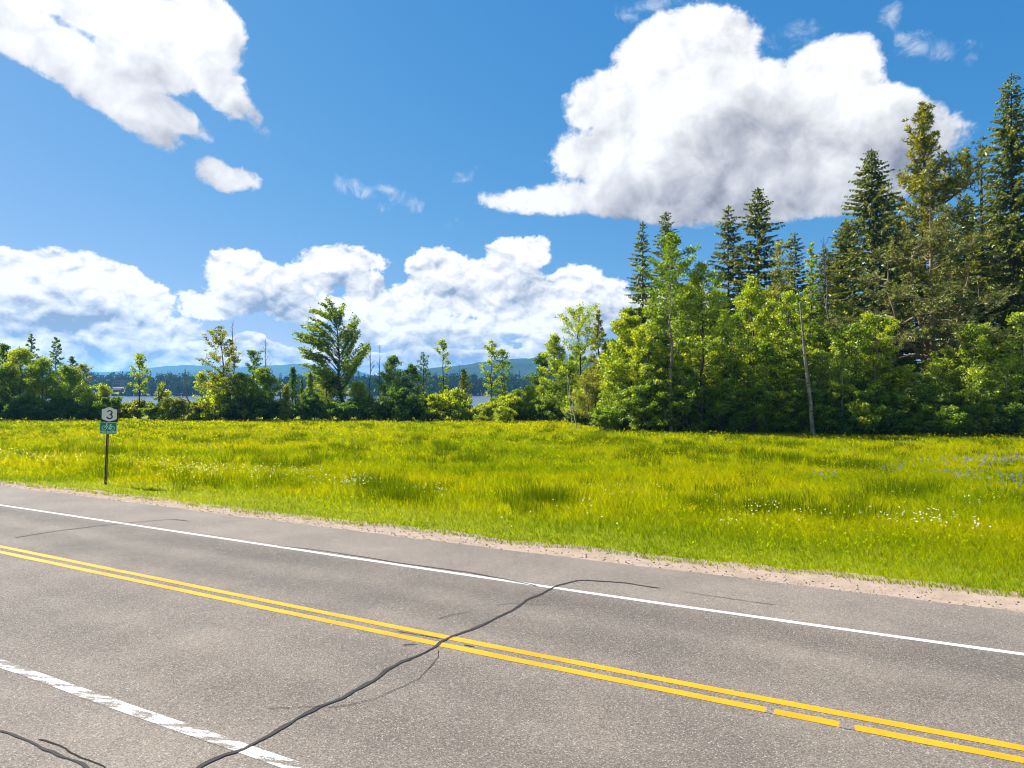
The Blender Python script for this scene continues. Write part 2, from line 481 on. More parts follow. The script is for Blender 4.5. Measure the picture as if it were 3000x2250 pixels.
# ------------------------------------------------------------------ road
def asphalt_colour(p):
    t = E.v('DOT_PRODUCT', p, (RN[0], RN[1], 0.0), out=1)
    s = E.v('DOT_PRODUCT', p, (RD[0], RD[1], 0.0), out=1)
    cell = voro(p, 78.0, out='Color', rnd=1.0)
    sx = node('ShaderNodeSeparateColor'); E._put(sx, 0, cell)
    grain = E(sx.outputs[0])
    fine = noise(p, 120.0, 3.0, 0.7)
    big = noise(p, 0.35, 5.0, 0.62)
    stain = noise(E.v('ADD', E.v('SCALE', E.v('MULTIPLY', p, (1, 1, 0)), scale=0.9), (3.0, 1.0, 0.0)), 1.0, 4.0, 0.65)
    # worn wheel paths and the shoulder, along the road (t across it)
    along = noise(E.v('MULTIPLY', p, (0.16, 0.16, 0.16)), 1.0, 3.0, 0.5)
    tt = t + (along - 0.5) * 0.7
    def band(c, w): return 1.0 - sstep(E.m('ABSOLUTE', tt - c), 0.15, w)
    lane = band(11.25, 0.75) + band(9.75, 0.7) * 0.75 + band(6.1, 0.8) * 0.6 + band(7.6, 0.8) * 0.35
    shoulder = sstep(t, 11.8, 12.2) + (1.0 - sstep(t, 4.6, 5.0))
    lum = 0.885 + (grain - 0.5) * 0.55 + (fine - 0.5) * 0.6 + (big - 0.5) * 0.55 + (stain - 0.5) * 0.34
    lum = lum - lane * 0.27 * sstep(along, 0.3, 0.6, 0.5, 1.0) + shoulder * 0.10
    tint = mixc(sstep(big + (grain - 0.5) * 0.5, 0.3, 0.75), (0.148, 0.126, 0.107), (0.180, 0.151, 0.122))
    spark = sstep(grain, 0.93, 0.97)
    c = E.v('MULTIPLY', tint, E.v('SCALE', (1.0, 1.0, 1.0), scale=lum))
    c = mixc(spark * 0.45, c, (0.38, 0.36, 0.33))
    dark = 1.0 - sstep(grain, 0.03, 0.10)
    c = mixc(dark * 0.35, c, (0.045, 0.042, 0.04))
    return c, grain + fine * 0.6
m = material('weathered_asphalt'); p = pos()
c, hh = asphalt_colour(p)
out(principled(c, 0.88, bump(hh, 0.35, 0.006), 0.25))
ASPHALT = m
S0, S1 = -220.0, 620.0
ss = np.concatenate([np.linspace(S0, -30, 60), np.linspace(-29.5, 70, 2400), np.linspace(71, S1, 120)])
rs = np.random.RandomState(4)
def strip(ss, ts, z, name, mat, parent=None, jit=None):
    """a sheet along the road; ts: list of offsets (numbers or arrays)"""
    n = len(ss)
    V = np.concatenate([RP(ss, np.broadcast_to(t, n) if not isinstance(t, np.ndarray) else t, z) for t in ts])
    k = len(ts); i = np.arange(n - 1)
    Q = np.concatenate([np.stack([a * n + i + 1, a * n + i, (a + 1) * n + i, (a + 1) * n + i + 1], -1) for a in range(k - 1)])
    return link(name, new_mesh(name, V, Q), mat, parent)
edge_j = 0.10 * (fbm(ss, ss * 0 + 5, 2.5, 3) - 0.5) + 0.10 * (fbm(ss, ss * 0, 0.5, 9) - 0.5)
road = strip(ss, [2.2, 5, 8, 11, 14.16 + edge_j], 0.020, 'road', ASPHALT)
tag(road, kind='structure')

m = material('sandy_verge'); p = pos()
n1 = noise(p, 2.2, 5.0, 0.65); n2 = noise(p, 55.0, 3.0, 0.75); n3 = noise(p, 7.0, 4.0, 0.7)
c = mixc(sstep(n1, 0.35, 0.68), (0.33, 0.255, 0.195), (0.26, 0.20, 0.15))
c = mixc(sstep(n2, 0.60, 0.72) * 0.7, c, (0.13, 0.10, 0.08))
c = mixc(sstep(n3, 0.62, 0.72) * 0.75, c, (0.10, 0.085, 0.06))
out(principled(c, 0.95, bump(n2 + n3, 0.5, 0.02), 0.1))
SAND = m
def grass_edge(s):
    return 14.9 + 0.42 * sm(-np.asarray(s, float), -6, 3) + 0.42 * (fbm(s, np.asarray(s) * 0 + 2, 1.6, 21) - 0.5) + 0.35 * (fbm(s, np.asarray(s) * 0 + 9, 0.35, 22) - 0.5)
tag(strip(ss, [13.7, 14.4, grass_edge(ss) + 0.35], 0.009, 'verge', SAND), kind='structure')
tag(strip(ss, [0.8, 1.6, 2.5 + 0 * ss], 0.009, 'near_verge', SAND), kind='structure')

def paint_mat(name, colour, wear_lo, wear_hi, aniso, bare=()):
    m = material(name); p = pos()
    t = E.v('DOT_PRODUCT', p, (RN[0], RN[1], 0.0), out=1); s = E.v('DOT_PRODUCT', p, (RD[0], RD[1], 0.0), out=1)
    q = node('ShaderNodeCombineXYZ'); E._put(q, 0, s * aniso[0] + t * aniso[2]); E._put(q, 1, t * aniso[1])
    w = noise(E(q.outputs[0]), 1.0, 5.0, 0.62) ; f = noise(p, 70.0, 3.0, 0.7)
    k = sstep(w + (f - 0.5) * 0.28, wear_lo, wear_hi)
    for sc, hw, tmax in bare:
        k = E.m('MAXIMUM', k, sstep((1.0 - E.m('ABSOLUTE', s - sc) / hw) + (noise(p, 9.0, 3.0, 0.7) - 0.5) * 1.3, 0.0, 0.25) * E.m('LESS_THAN', t, tmax))
    ac, hh = asphalt_colour(p)
    n = noise(p, 0.8, 4.0, 0.6)
    pc = mixc(sstep(n + (f - 0.5) * 0.6, 0.35, 0.75), colour, tuple(x * 0.82 for x in colour))
    out(principled(mixc(k, pc, ac), 0.7, bump(hh, 0.3, 0.005), 0.3))
    return m
def s_at(px, py):
    g_ = ground_at(px, py, 0.024); return float(ST(np.array(g_[0]), np.array(g_[1]))[0])
YELLOW = paint_mat('yellow_road_paint', (0.56, 0.264, 0.003), 0.64, 0.72, (0.9, 6.0, 0.0), [(s_at(2481, 2125), 0.085, 8.75), (s_at(2255, 2081), 0.05, 8.75)])
WHITE_FAR = paint_mat('white_road_paint', (0.50, 0.485, 0.46), 0.66, 0.74, (1.5, 9.0, 0.0))
WHITE_WORN = paint_mat('worn_white_road_paint', (0.50, 0.485, 0.46), 0.485, 0.53, (3.4, 5.0, 9.0))
def line(name, t, w, mat, jit=0.012, gaps=(), width_var=0.012):
    a = t - w / 2 + jit * (fbm(ss, ss * 0 + t, 1.2, 31) - 0.5) * 2; b = t + w / 2 + jit * (fbm(ss, ss * 0 - t, 0.9, 37) - 0.5) * 2
    cuts = [S0]
    for g0, g1 in gaps: cuts += [g0, g1]
    cuts.append(S1)
    V, Q, base = [], [], 0
    for c0, c1 in zip(cuts[0::2], cuts[1::2]):
        k = (ss >= c0) & (ss <= c1); n = int(k.sum())
        V += [RP(ss[k], a[k], 0.0245), RP(ss[k], b[k], 0.0245)]
        i = np.arange(n - 1); Q.append(np.stack([i + 1, i, n + i, n + i + 1], -1) + base); base += 2 * n
    return link(name, new_mesh(name, np.concatenate(V), np.concatenate(Q)), mat, road)
tag(line('edge_line', 5.02, 0.165, WHITE_WORN), 'worn white edge line with diagonal bare patches')
tag(line('centre_line', 8.432, 0.142, YELLOW), 'yellow line with two chipped gaps')
tag(line('centre_line', 8.722, 0.138, YELLOW), 'solid yellow line')
tag(line('edge_line', 11.84, 0.125, WHITE_FAR), 'clean white edge line along the shoulder')

# tar crack seals and open cracks, each a sheet on the asphalt, traced where they run over the road
m = material('tar_crack_seal'); p = pos()
n1 = noise(p, 9.0, 4.0, 0.6)
out(principled(mixc(sstep(n1, 0.3, 0.7), (0.024, 0.022, 0.022), (0.044, 0.041, 0.040)), sstep(n1, 0.3, 0.7, 0.8, 0.95), None, 0.2))
TAR = m
CRACK = simple('open_crack', (0.028, 0.025, 0.022), 0.95, 0.1)
def A(*q): return [(x / 1.843, 1350 + y / 1.843) for x, y in q]
def B(*q): return [(1000 + x / 1.843, 1350 + y / 1.843) for x, y in q]
def C_(*q): return [(2000 + x / 1.659, 1250 + y / 1.659) for x, y in q]
def ribbon(name, pix, w0, w1, mat, seed, rough=0.25, z=0.0295):
    g = np.array([ground_at(*q) for q in pix])
    d = np.r_[0, np.cumsum(np.linalg.norm(np.diff(g, axis=0), axis=1))]
    n = max(8, int(d[-1] / 0.05)); u = np.linspace(0, d[-1], n)
    c = np.c_[np.interp(u, d, g[:, 0]), np.interp(u, d, g[:, 1])]
    for _ in range(2): c[1:-1] = (c[:-2] + 2 * c[1:-1] + c[2:]) / 4
    t = np.gradient(c, axis=0); t /= np.linalg.norm(t, axis=1)[:, None]
    nn = np.c_[-t[:, 1], t[:, 0]]
    c = c + nn * (0.05 * (fbm(u, u * 0 + seed, 0.5, seed) - 0.5) + 0.03 * (fbm(u, u * 0 + seed, 0.11, seed + 2) - 0.5))[:, None]
    w = np.linspace(w0, w1, n) * (1 + rough * 2 * (fbm(u, u * 0 + 3, 0.22, seed + 5) - 0.5)); w[0] *= 0.4; w[-1] *= 0.15
    zz = np.full((n, 1), z)
    V = np.concatenate([np.c_[c + nn * w[:, None] / 2, zz], np.c_[c - nn * w[:, None] / 2, zz]])
    i = np.arange(n - 1)
    return link(name, new_mesh(name, V, np.stack([i, i + 1, n + i + 1, n + i], -1)[:, ::-1]), mat, road)
main = A((1060, 1690), (1090, 1659), (1200, 1600), (1310, 1570), (1400, 1520), (1550, 1430), (1700, 1345), (1760, 1325)) + B((0, 1300), (80, 1245), (190, 1185), (250, 1140), (330, 1095), (450, 1045), (510, 1010), (540, 985), (580, 965), (700, 920), (790, 880), (850, 850), (930, 815), (985, 775), (1010, 755), (1080, 725), (1170, 680), (1240, 660), (1280, 652), (1350, 652), (1550, 668), (1720, 695))
tag(ribbon('tar_seal', main, 0.066, 0.036, TAR, 1, 0.9), 'long dark tar seal winding across both lanes')
ribbon('tar_seal', A((0, 1465), (150, 1530), (300, 1590), (400, 1640), (450, 1670), (600, 1750)), 0.024, 0.028, TAR, 2, 0.9)
ribbon('tar_seal', A((1500, 466), (1660, 480), (1843, 507)) + B((300, 555), (700, 612), (1060, 682)), 0.022, 0.034, TAR, 3, z=0.0290)
ribbon('tar_seal', B((830, 790), (920, 778), (985, 776), (1060, 787), (1130, 787)), 0.012, 0.012, TAR, 4, z=0.0285)
ribbon('tar_seal', B((330, 1005), (410, 1000)), 0.028, 0.022, TAR, 5)
ribbon('tar_seal', B((660, 1005), (720, 1015)), 0.028, 0.02, TAR, 5)
ribbon('tar_seal', A((80, 420), (300, 385), (500, 360), (700, 340), (860, 325), (940, 320), (1020, 330)), 0.04, 0.03, TAR, 6)
ribbon('tar_seal', B((300, 930), (420, 948), (540, 970)), 0.016, 0.016, TAR, 8, z=0.0286)
ribbon('crack', B((-400, 1350), (0, 1335), (200, 1290), (400, 1195), (480, 1120), (520, 1060), (515, 1030)), 0.010, 0.009, CRACK, 11, 0.6)
ribbon('crack', A((200, 1518), (330, 1560), (400, 1605), (570, 1670), (640, 1720)), 0.018, 0.014, CRACK, 12, 0.8, 0.0275)
ribbon('crack', B((525, 862), (600, 838), (710, 814)), 0.014, 0.008, CRACK, 13, 0.8)
ribbon('crack', C_((0, 808), (200, 838), (450, 872)), 0.009, 0.016, CRACK, 14, 0.7)
ribbon('crack', A((1150, 482), (1300, 500)), 0.012, 0.012, CRACK, 15, 0.7)

# ------------------------------------------------------------------ far hills
def hill(name, prof, dist, depth, seed, mat, lo):
    px = np.linspace(prof[0][0], prof[-1][0], 260)
    yy = np.interp(px, [q[0] for q in prof], [q[1] - 6 for q in prof])
    for _ in range(6): yy[1:-1] = (yy[:-2] + 2 * yy[1:-1] + yy[2:]) / 4
    rr = np.linspace(-1, 1, 61)
    PXg, RRg = np.meshgrid(px, rr)
    Hh = CAM_H + (1140 - np.interp(PXg, px, yy)) / F_PX * dist
    fall = np.where(RRg < 0, np.sin((1 + RRg) * math.pi / 2) ** 1.1, np.cos(RRg * math.pi / 2))
    D = dist + RRg * depth
    X = (PXg - CX) / F_PX * D
    Z = lo + (Hh - lo) * fall
    Z = Z + (fbm(X + 5000, D, depth * 0.35, seed, 4) - 0.5) * (Hh - lo) * 0.5 * np.clip(-RRg, 0, 1) * fall + (fbm(X + 9000, D, 45, seed + 3, 2) - 0.5) * 9 * fall
    n = len(px); k = len(rr)
    i = (np.arange(k - 1)[:, None] * n + np.arange(n - 1)[None, :]).ravel()
    V = np.stack([X, D, Z], -1).reshape(-1, 3)
    return tag(link(name, new_mesh(name, V, np.stack([i, i + 1, i + n + 1, i + n], -1), smooth=True), mat), kind='structure')
m = material('wooded_hillside'); p = pos()
v1 = voro(p, 0.085, 1.0, 0.5); n1 = noise(p, 0.006, 4.0, 0.6)
c = mixc(sstep(n1, 0.35, 0.65), (0.014, 0.032, 0.012), (0.026, 0.048, 0.014))
c = mixc(sstep(v1, 0.2, 0.7), c, (0.008, 0.02, 0.008))
out(principled(c, 0.95, bump(1.0 - v1, 1.0, 9.0), 0.05))
HILL = m
hill('blue_hill', [(-700, 1120), (-100, 1092), (120, 1100), (250, 1099), (370, 1095), (440, 1084), (500, 1078), (555, 1076), (610, 1080), (680, 1084), (740, 1081), (785, 1077), (818, 1078), (854, 1072), (898, 1074), (935, 1085), (980, 1087), (1042, 1089), (1064, 1101), (1120, 1112), (1250, 1125)], 4800, 1300, 3, HILL, -2)
hill('wooded_hill', [(960, 1132), (1080, 1118), (1160, 1104), (1255, 1088), (1317, 1082), (1371, 1075), (1425, 1066), (1498, 1059), (1560, 1056), (1650, 1058), (1800, 1066), (2000, 1062), (2300, 1080), (2700, 1070), (3300, 1090), (3700, 1120)], 2900, 900, 8, HILL, -2)
print('T setting', time.time() - T0)

# ------------------------------------------------------------------ foliage builders (numpy)
def unit(v): return v / (np.linalg.norm(v, axis=-1, keepdims=True) + 1e-9)
def cards(c, ax, nr, ln, wd):
    """leaf-shaped rhombs: centre c, long axis ax, normal hint nr, length ln, width wd"""
    ax = unit(ax); sd = unit(np.cross(ax, nr))
    up = np.cross(sd, ax)
    ln = np.asarray(ln).reshape(-1, 1); wd = np.asarray(wd).reshape(-1, 1)
    a = c - ax * ln * 0.5; b = c + sd * wd * 0.5 + up * wd * 0.12; d = c + ax * ln * 0.5; e = c - sd * wd * 0.5 + up * wd * 0.12
    V = np.stack([a, b, d, e], 1).reshape(-1, 3)
    return V, np.arange(len(c) * 4).reshape(-1, 4)
def rand_dir(rs, n):
    v = rs.normal(size=(n, 3)); return unit(v)
def pick(rs, pal, n, k=None, spread=0.30):
    """own colour of each leaf: between the palette's colours, with small differences"""
    pal = np.array(pal, float)
    f = np.clip(rs.rand(n) if k is None else k + rs.normal(0, 0.18, n), 0, 0.999) * (len(pal) - 1)
    i = f.astype(int); t = (f - i)[:, None]
    c = pal[i] * (1 - t) + pal[np.minimum(i + 1, len(pal) - 1)] * t
    return 2.25 * c * (1 + rs.normal(0, spread, (n, 1))).clip(0.35, 1.9)

def limb_path(rs, p0, az, el, L, n=6, up=0.25, wob=0.10, wind=(0, 0)):
    d = np.array([math.cos(az) * math.cos(el), math.sin(az) * math.cos(el), math.sin(el)])
    pts = [np.array(p0, float)]
    for i in range(n - 1):
        d = d + rs.normal(0, wob, 3) + np.array([wind[0], wind[1], up]) * (1.0 / n)
        d /= np.linalg.norm(d)
        pts.append(pts[-1] + d * L / (n - 1))
    return np.array(pts)

PAL_MID = [(0.045, 0.085, 0.006), (0.075, 0.125, 0.008), (0.11, 0.155, 0.009)]
PAL_BRIGHT = [(0.085, 0.135, 0.006), (0.13, 0.180, 0.007), (0.18, 0.205, 0.008)]
PAL_YEL = [(0.085, 0.130, 0.005), (0.135, 0.180, 0.006), (0.185, 0.212, 0.007)]
PAL_DARK = [(0.022, 0.052, 0.009), (0.042, 0.082, 0.012), (0.062, 0.105, 0.013)]
PAL_BLUE = [(0.025, 0.062, 0.020), (0.045, 0.088, 0.026), (0.062, 0.115, 0.030)]
PAL_OLIVE = [(0.06, 0.080, 0.012), (0.095, 0.112, 0.016), (0.135, 0.145, 0.022)]
PAL_PALE = [(0.075, 0.120, 0.009), (0.118, 0.165, 0.013), (0.165, 0.205, 0.018)]

def broadleaf(seed, H, W, base=0.18, shape='oval', limbs=26, leaf=0.20, n_leaf=9000, pal=PAL_MID, r0=None, lean=(0, 0), top=0.97,
              cluster=0.55, el=(18, 62), subs=4, flat=0.75, wind=(0, 0), droop=0.0, multi=1, side=None, gap=0.0, narrow=0.55):
    """a broadleaved tree: wavy trunk(s), limbs, side branches, and leaf clusters along the outer branches"""
    rs = np.random.RandomState(seed)
    leaf *= 0.85; n_leaf = int(n_leaf * 1.25)
    prof = {'oval': lambda f: math.sin(math.pi * min(1, 0.12 + 0.88 * f) ** 0.85) ** 0.7,
            'cone': lambda f: (1 - f) ** 0.75 * 0.95 + 0.07,
            'vase': lambda f: 0.35 + 0.65 * math.sin(math.pi * (0.15 + 0.75 * f)),
            'top': lambda f: math.sin(math.pi * min(1, 0.05 + 0.93 * f ** 1.6)) ** 0.8 + 0.08,
            'bush': lambda f: math.sqrt(max(0.0, 1 - (f * 0.98) ** 2.2))}[shape]
    r0 = r0 or 0.012 * H + 0.03
    paths, clus = [], []
    per = max(1, limbs // multi)
    for mi in range(multi):
        a0 = rs.rand() * 6.28
        off = np.array([math.cos(a0), math.sin(a0), 0]) * (0.0 if multi == 1 else 0.05 * W + 0.1)
        spread = np.array([math.cos(a0), math.sin(a0)]) * (0.0 if multi == 1 else 0.32 * W)
        tip = np.array([lean[0] + spread[0], lean[1] + spread[1], H * top * (1 if mi == 0 else rs.uniform(0.75, 0.98))])
        n = 10; u = np.linspace(0, 1, n)[:, None]
        tr = off * (1 - u) + tip * u + np.c_[rs.normal(0, 1, (n, 2)), np.zeros(n)] * 0.012 * H * np.sin(u * math.pi)
        tr[:, :2] += np.array(lean)[None, :] * 0.25 * np.sin(u * math.pi)
        tr[0, 2] = -0.15
        paths.append((tr, (r0 * (0.7 if multi > 1 else 1)) * (1 - u[:, 0]) ** 0.8 + 0.012))
        for i in range(per):
            f = (i + rs.rand()) / per
            h = base + (1 - base) * f * 0.985
            if gap and abs(f - 0.42) < gap and rs.rand() < 0.8: continue
            p0 = np.array([np.interp(h, u[:, 0], tr[:, k]) for k in range(3)])
            az = i * 2.4 + rs.rand() * 0.9
            L = W * prof(f) * rs.uniform(0.72, 1.1) * (0.8 if multi > 1 else 1)
            if side is not None: L *= 1.0 + side * math.cos(az)
            e = R(el[0] + (el[1] - el[0]) * f + rs.uniform(-12, 12))
            L = max(L, 0.25)
            lp = limb_path(rs, p0, az, e, L, 6, up=0.22 - droop, wind=wind)
            cl = cluster * (1 - 0.6 * f) if shape == 'cone' else cluster
            paths.append((lp, np.linspace(max(0.010, r0 * 0.30 * (1 - 0.7 * f)), 0.006, 6)))
            for q in np.linspace(0.45, 1.0, max(2, int(L / 0.6))):
                clus.append((np.array([np.interp(q, np.linspace(0, 1, 6), lp[:, k]) for k in range(3)]), cl * rs.uniform(0.6, 1.0)))
            for j in range(subs):
                q = rs.uniform(0.25, 0.95)
                s0 = np.array([np.interp(q, np.linspace(0, 1, 6), lp[:, k]) for k in range(3)])
                Ls = L * rs.uniform(0.25, 0.5) * (1.15 - 0.5 * q) + 0.15
                sp = limb_path(rs, s0, az + rs.choice([-1, 1]) * rs.uniform(0.4, 1.2), e * 0.7 + rs.uniform(-0.2, 0.35), Ls, 4, up=0.2 - droop, wind=wind)
                paths.append((sp, np.linspace(0.010, 0.004, 4)))
                for qq in ((0.55, 1.0) if Ls > 0.7 else (0.9,)):
                    clus.append((np.array([np.interp(qq, np.linspace(0, 1, 4), sp[:, k]) for k in range(3)]), cl * rs.uniform(0.5, 1.0)))
        clus.append((tr[-1], cluster * 0.4)); clus.append((tr[-1] - [0, 0, 0.4], cluster * 0.5))
    cc = np.array([c for c, _ in clus]); cr = np.array([r for _, r in clus])
    wts = cr ** 1.6; wts /= wts.sum()
    idx = rs.choice(len(cc), n_leaf, p=wts)
    off = rand_dir(rs, n_leaf) * (rs.rand(n_leaf, 1) ** 0.45) * cr[idx, None]
    off[:, 2] *= flat
    c = cc[idx] + off
    c[:, 2] = np.maximum(c[:, 2], 0.05)
    nr = unit(rand_dir(rs, n_leaf) + np.array([0, 0, 0.25]))
    ax = rand_dir(rs, n_leaf) + np.array([wind[0], wind[1], -0.25 - droop]) * 1.2
    ln = leaf * (0.55 + 1.05 * rs.rand(n_leaf) ** 1.6)
    V, Q = cards(c, ax, nr, ln, ln * narrow * rs.uniform(0.8, 1.2, n_leaf))
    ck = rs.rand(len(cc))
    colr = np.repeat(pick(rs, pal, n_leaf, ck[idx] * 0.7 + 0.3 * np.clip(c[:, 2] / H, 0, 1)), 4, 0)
    return paths, (V, Q, colr)

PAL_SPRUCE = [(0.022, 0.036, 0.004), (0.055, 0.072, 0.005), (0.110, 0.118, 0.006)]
def spruce(seed, H, W, base=0.12, gap=0.30, droop=0.5, pal=PAL_SPRUCE, dens=24.0, r0=None, pw=0.8, lop=0.0, card=0.30):
    """a spruce: straight stem, whorls of drooping boughs with upturned tips and hanging side twigs"""
    rs = np.random.RandomState(seed)
    r0 = r0 or 0.011 * H
    u = np.linspace(0, 1, 9)
    stem = np.c_[rs.normal(0, 0.02, 9), rs.normal(0, 0.02, 9), u * H]; stem[0, 2] = -0.15
    paths = [(stem, r0 * (1 - u) + 0.012)]
    C, AX, LN, KK = [], [], [], []
    h = base * H; w = 0
    while h < H - 0.15:
        f = h / H
        L0 = W * (1 - f) ** pw * (1.0 if f > base + 0.10 else 0.75) + 0.12
        nb = 5 if L0 > 0.8 else 4
        for b in range(nb):
            az = w * 0.7 + b * 6.283 / nb + rs.uniform(-0.35, 0.35)
            L = L0 * rs.uniform(0.5, 1.15) * (1 + lop * math.cos(az))
            if rs.rand() < 0.13: continue
            e0 = R(38) * f ** 1.5 - R(12) * (1 - f)
            n = 7; q = np.linspace(0, 1, n)
            rr = q * L * math.cos(e0 * 0.6)
            zz = h + rs.uniform(-0.8, 0.8) * gap * (1.1 - f) + math.tan(e0) * rr * (1 - 0.4 * q) - droop * (1 - f * 0.8) * L * 0.42 * (q ** 1.3 - 0.62 * q ** 3)
            bp = np.c_[rr * math.cos(az), rr * math.sin(az), zz]
            paths.append((bp[[0, 2, 4, 6]], np.linspace(0.030 * min(1, L / 2) + 0.006, 0.005, 4)))
            m = int(max(6, L * dens * 1.3))
            t = rs.rand(m) ** 0.75
            p = np.stack([np.interp(t, q, bp[:, k]) for k in range(3)], 1)
            sgn = rs.choice([-1, 1], m)[:, None]
            outv = np.array([math.cos(az), math.sin(az), 0.0])[None]; latv = np.array([-math.sin(az), math.cos(az), 0.0])[None]
            hang = rs.uniform(0.15, 1.0, (m, 1)) * (0.45 + 1.0 * droop)
            d = unit(outv * 0.75 + latv * sgn * rs.uniform(0.1, 1.0, (m, 1)) + np.array([[0, 0, -1.0]]) * hang + rs.normal(0, 0.12, (m, 3)))
            ln = card * 0.85 * rs.uniform(0.6, 1.7, m) * (0.55 + 0.6 * np.clip(L * (1 - t) / 1.5, 0, 1))
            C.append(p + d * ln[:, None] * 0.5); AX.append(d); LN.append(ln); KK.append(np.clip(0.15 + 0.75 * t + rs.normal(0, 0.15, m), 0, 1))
        h += gap * (1.25 - 0.55 * f) * rs.uniform(0.7, 1.3); w += 1
    for k in range(26):
        pz = H - rs.rand() * 0.9
        C.append(np.array([[0, 0, pz]])); AX.append(unit(np.array([[rs.normal(0, .5), rs.normal(0, .5), 0.9]]))); LN.append(np.array([0.3])); KK.append(np.array([0.8]))
    c = np.concatenate(C); ax = np.concatenate(AX); ln = np.concatenate(LN); kk = np.concatenate(KK)
    nr = rand_dir(rs, len(c)) + np.array([0, 0, 0.6])
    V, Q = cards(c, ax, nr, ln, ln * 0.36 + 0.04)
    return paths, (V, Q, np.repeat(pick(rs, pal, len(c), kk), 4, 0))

PAL_WPINE = [(0.055, 0.070, 0.006), (0.115, 0.120, 0.007), (0.18, 0.165, 0.009)]
PAL_SCOTS = [(0.055, 0.066, 0.018), (0.090, 0.101, 0.029), (0.122, 0.134, 0.042)]
PAL_DPINE = [(0.02, 0.038, 0.009), (0.042, 0.062, 0.011), (0.075, 0.092, 0.013)]
def pine(seed, H, W, base=0.35, n_limb=60, tufts=9, pal=PAL_WPINE, r0=None, el=(5, 55), tuft=0.34, per=12, shape='cone', forks=None, lean=(0, 0), flat=1.0, subs=5, bare=0.35):
    """a pine: limbs carrying needle tufts towards their ends; forks = extra stems (start height, tip)"""
    rs = np.random.RandomState(seed)
    r0 = r0 or 0.013 * H
    u = np.linspace(0, 1, 9)
    stems = []
    st = np.c_[lean[0] * u + rs.normal(0, 0.06, 9) * (u > 0), lean[1] * u + rs.normal(0, 0.06, 9) * (u > 0), u * H]; st[0, 2] = -0.15
    stems.append((st, r0 * (1 - u) ** 0.8 + 0.012))
    for fz, tipx, tipy, tipz, rr in (forks or []):
        p0 = np.array([np.interp(fz, u * H, st[:, k]) for k in range(3)])
        uu = np.linspace(0, 1, 8)[:, None]
        tip = np.array([tipx, tipy, tipz])
        fp = p0 * (1 - uu) + tip * uu; bulge = (tip - p0) * np.array([1, 1, 0]); fp += bulge * 0.35 * np.sin(uu * math.pi) + rs.normal(0, 0.07, (8, 3)) * np.sin(uu * math.pi)
        stems.append((fp, rr * (1 - uu[:, 0]) ** 0.7 + 0.012))
    paths = list(stems)
    TC, TD, TR = [], [], []
    for i in range(n_limb):
        nf = len(stems) - 1
        sp, sr = stems[1 + int(rs.rand() * nf)] if nf and rs.rand() < 0.12 * nf else stems[0]
        f = (i + rs.rand()) / n_limb
        z0, z1 = sp[0, 2], sp[-1, 2]
        zb = max(z0 + 0.3, base * H)
        hz = zb + (z1 - zb) * f * 0.985
        p0 = np.array([np.interp(hz, sp[:, 2], sp[:, k]) for k in range(3)])
        g = (hz - base * H) / (H * (1 - base))
        if shape == 'cone': L = W * (1 - g) ** 0.7 + 0.35
        elif shape == 'round': L = W * math.sqrt(max(0.03, 1 - (2 * g - 0.85) ** 2 / 1.4)) + 0.2
        else: L = W * rs.uniform(0.5, 1.0) * (1 - 0.6 * g)
        L *= rs.uniform(0.55, 1.15)
        az = i * 2.4 + rs.uniform(-0.5, 0.5)
        e = R(el[0] + (el[1] - el[0]) * g + rs.uniform(-10, 10))
        lp = limb_path(rs, p0, az, e, L, 7, up=0.35, wob=0.13)
        paths.append((lp, np.linspace(0.016 * L + 0.008, 0.006, 7)))
        q7 = np.linspace(0, 1, 7)
        for q in np.linspace(bare, 1.0, max(2, int(L * 1.6))):
            TC.append([np.interp(q, q7, lp[:, k]) for k in range(3)]); TD.append(lp[-1] - lp[-3]); TR.append(tuft)
        for j in range(int(subs * (0.5 + L / W))):
            q = rs.uniform(bare * 0.8, 0.98)
            s0 = np.array([np.interp(q, q7, lp[:, k]) for k in range(3)])
            Ls = L * rs.uniform(0.15, 0.40) + 0.2
            sp2 = limb_path(rs, s0, az + rs.choice([-1, 1]) * rs.uniform(0.3, 1.1), e + rs.uniform(-0.1, 0.5), Ls, 4, up=0.3, wob=0.14)
            paths.append((sp2, np.linspace(0.011, 0.004, 4)))
            for qq in np.linspace(0.4, 1, max(1, int(Ls * tufts / 4))):
                TC.append([np.interp(qq, np.linspace(0, 1, 4), sp2[:, k]) for k in range(3)]); TD.append(sp2[-1] - sp2[-2]); TR.append(tuft * rs.uniform(0.7, 1.1))
    TC = np.array(TC); TD = unit(np.array(TD)); TR = np.array(TR)
    n = len(TC) * per
    idx = np.repeat(np.arange(len(TC)), per)
    d = unit(TD[idx] * 0.6 + rand_dir(rs, n) * np.array([1, 1, flat]) + np.array([0, 0, 0.12]))
    ln = TR[idx] * rs.uniform(0.7, 1.15, n)
    c = TC[idx] + d * ln[:, None] * 0.5
    V, Q = cards(c, d, rand_dir(rs, n), ln, ln * 0.20 + 0.012)
    kk = rs.rand(len(TC))
    return paths, (V, Q, np.repeat(pick(rs, pal, n, kk[idx]), 4, 0))

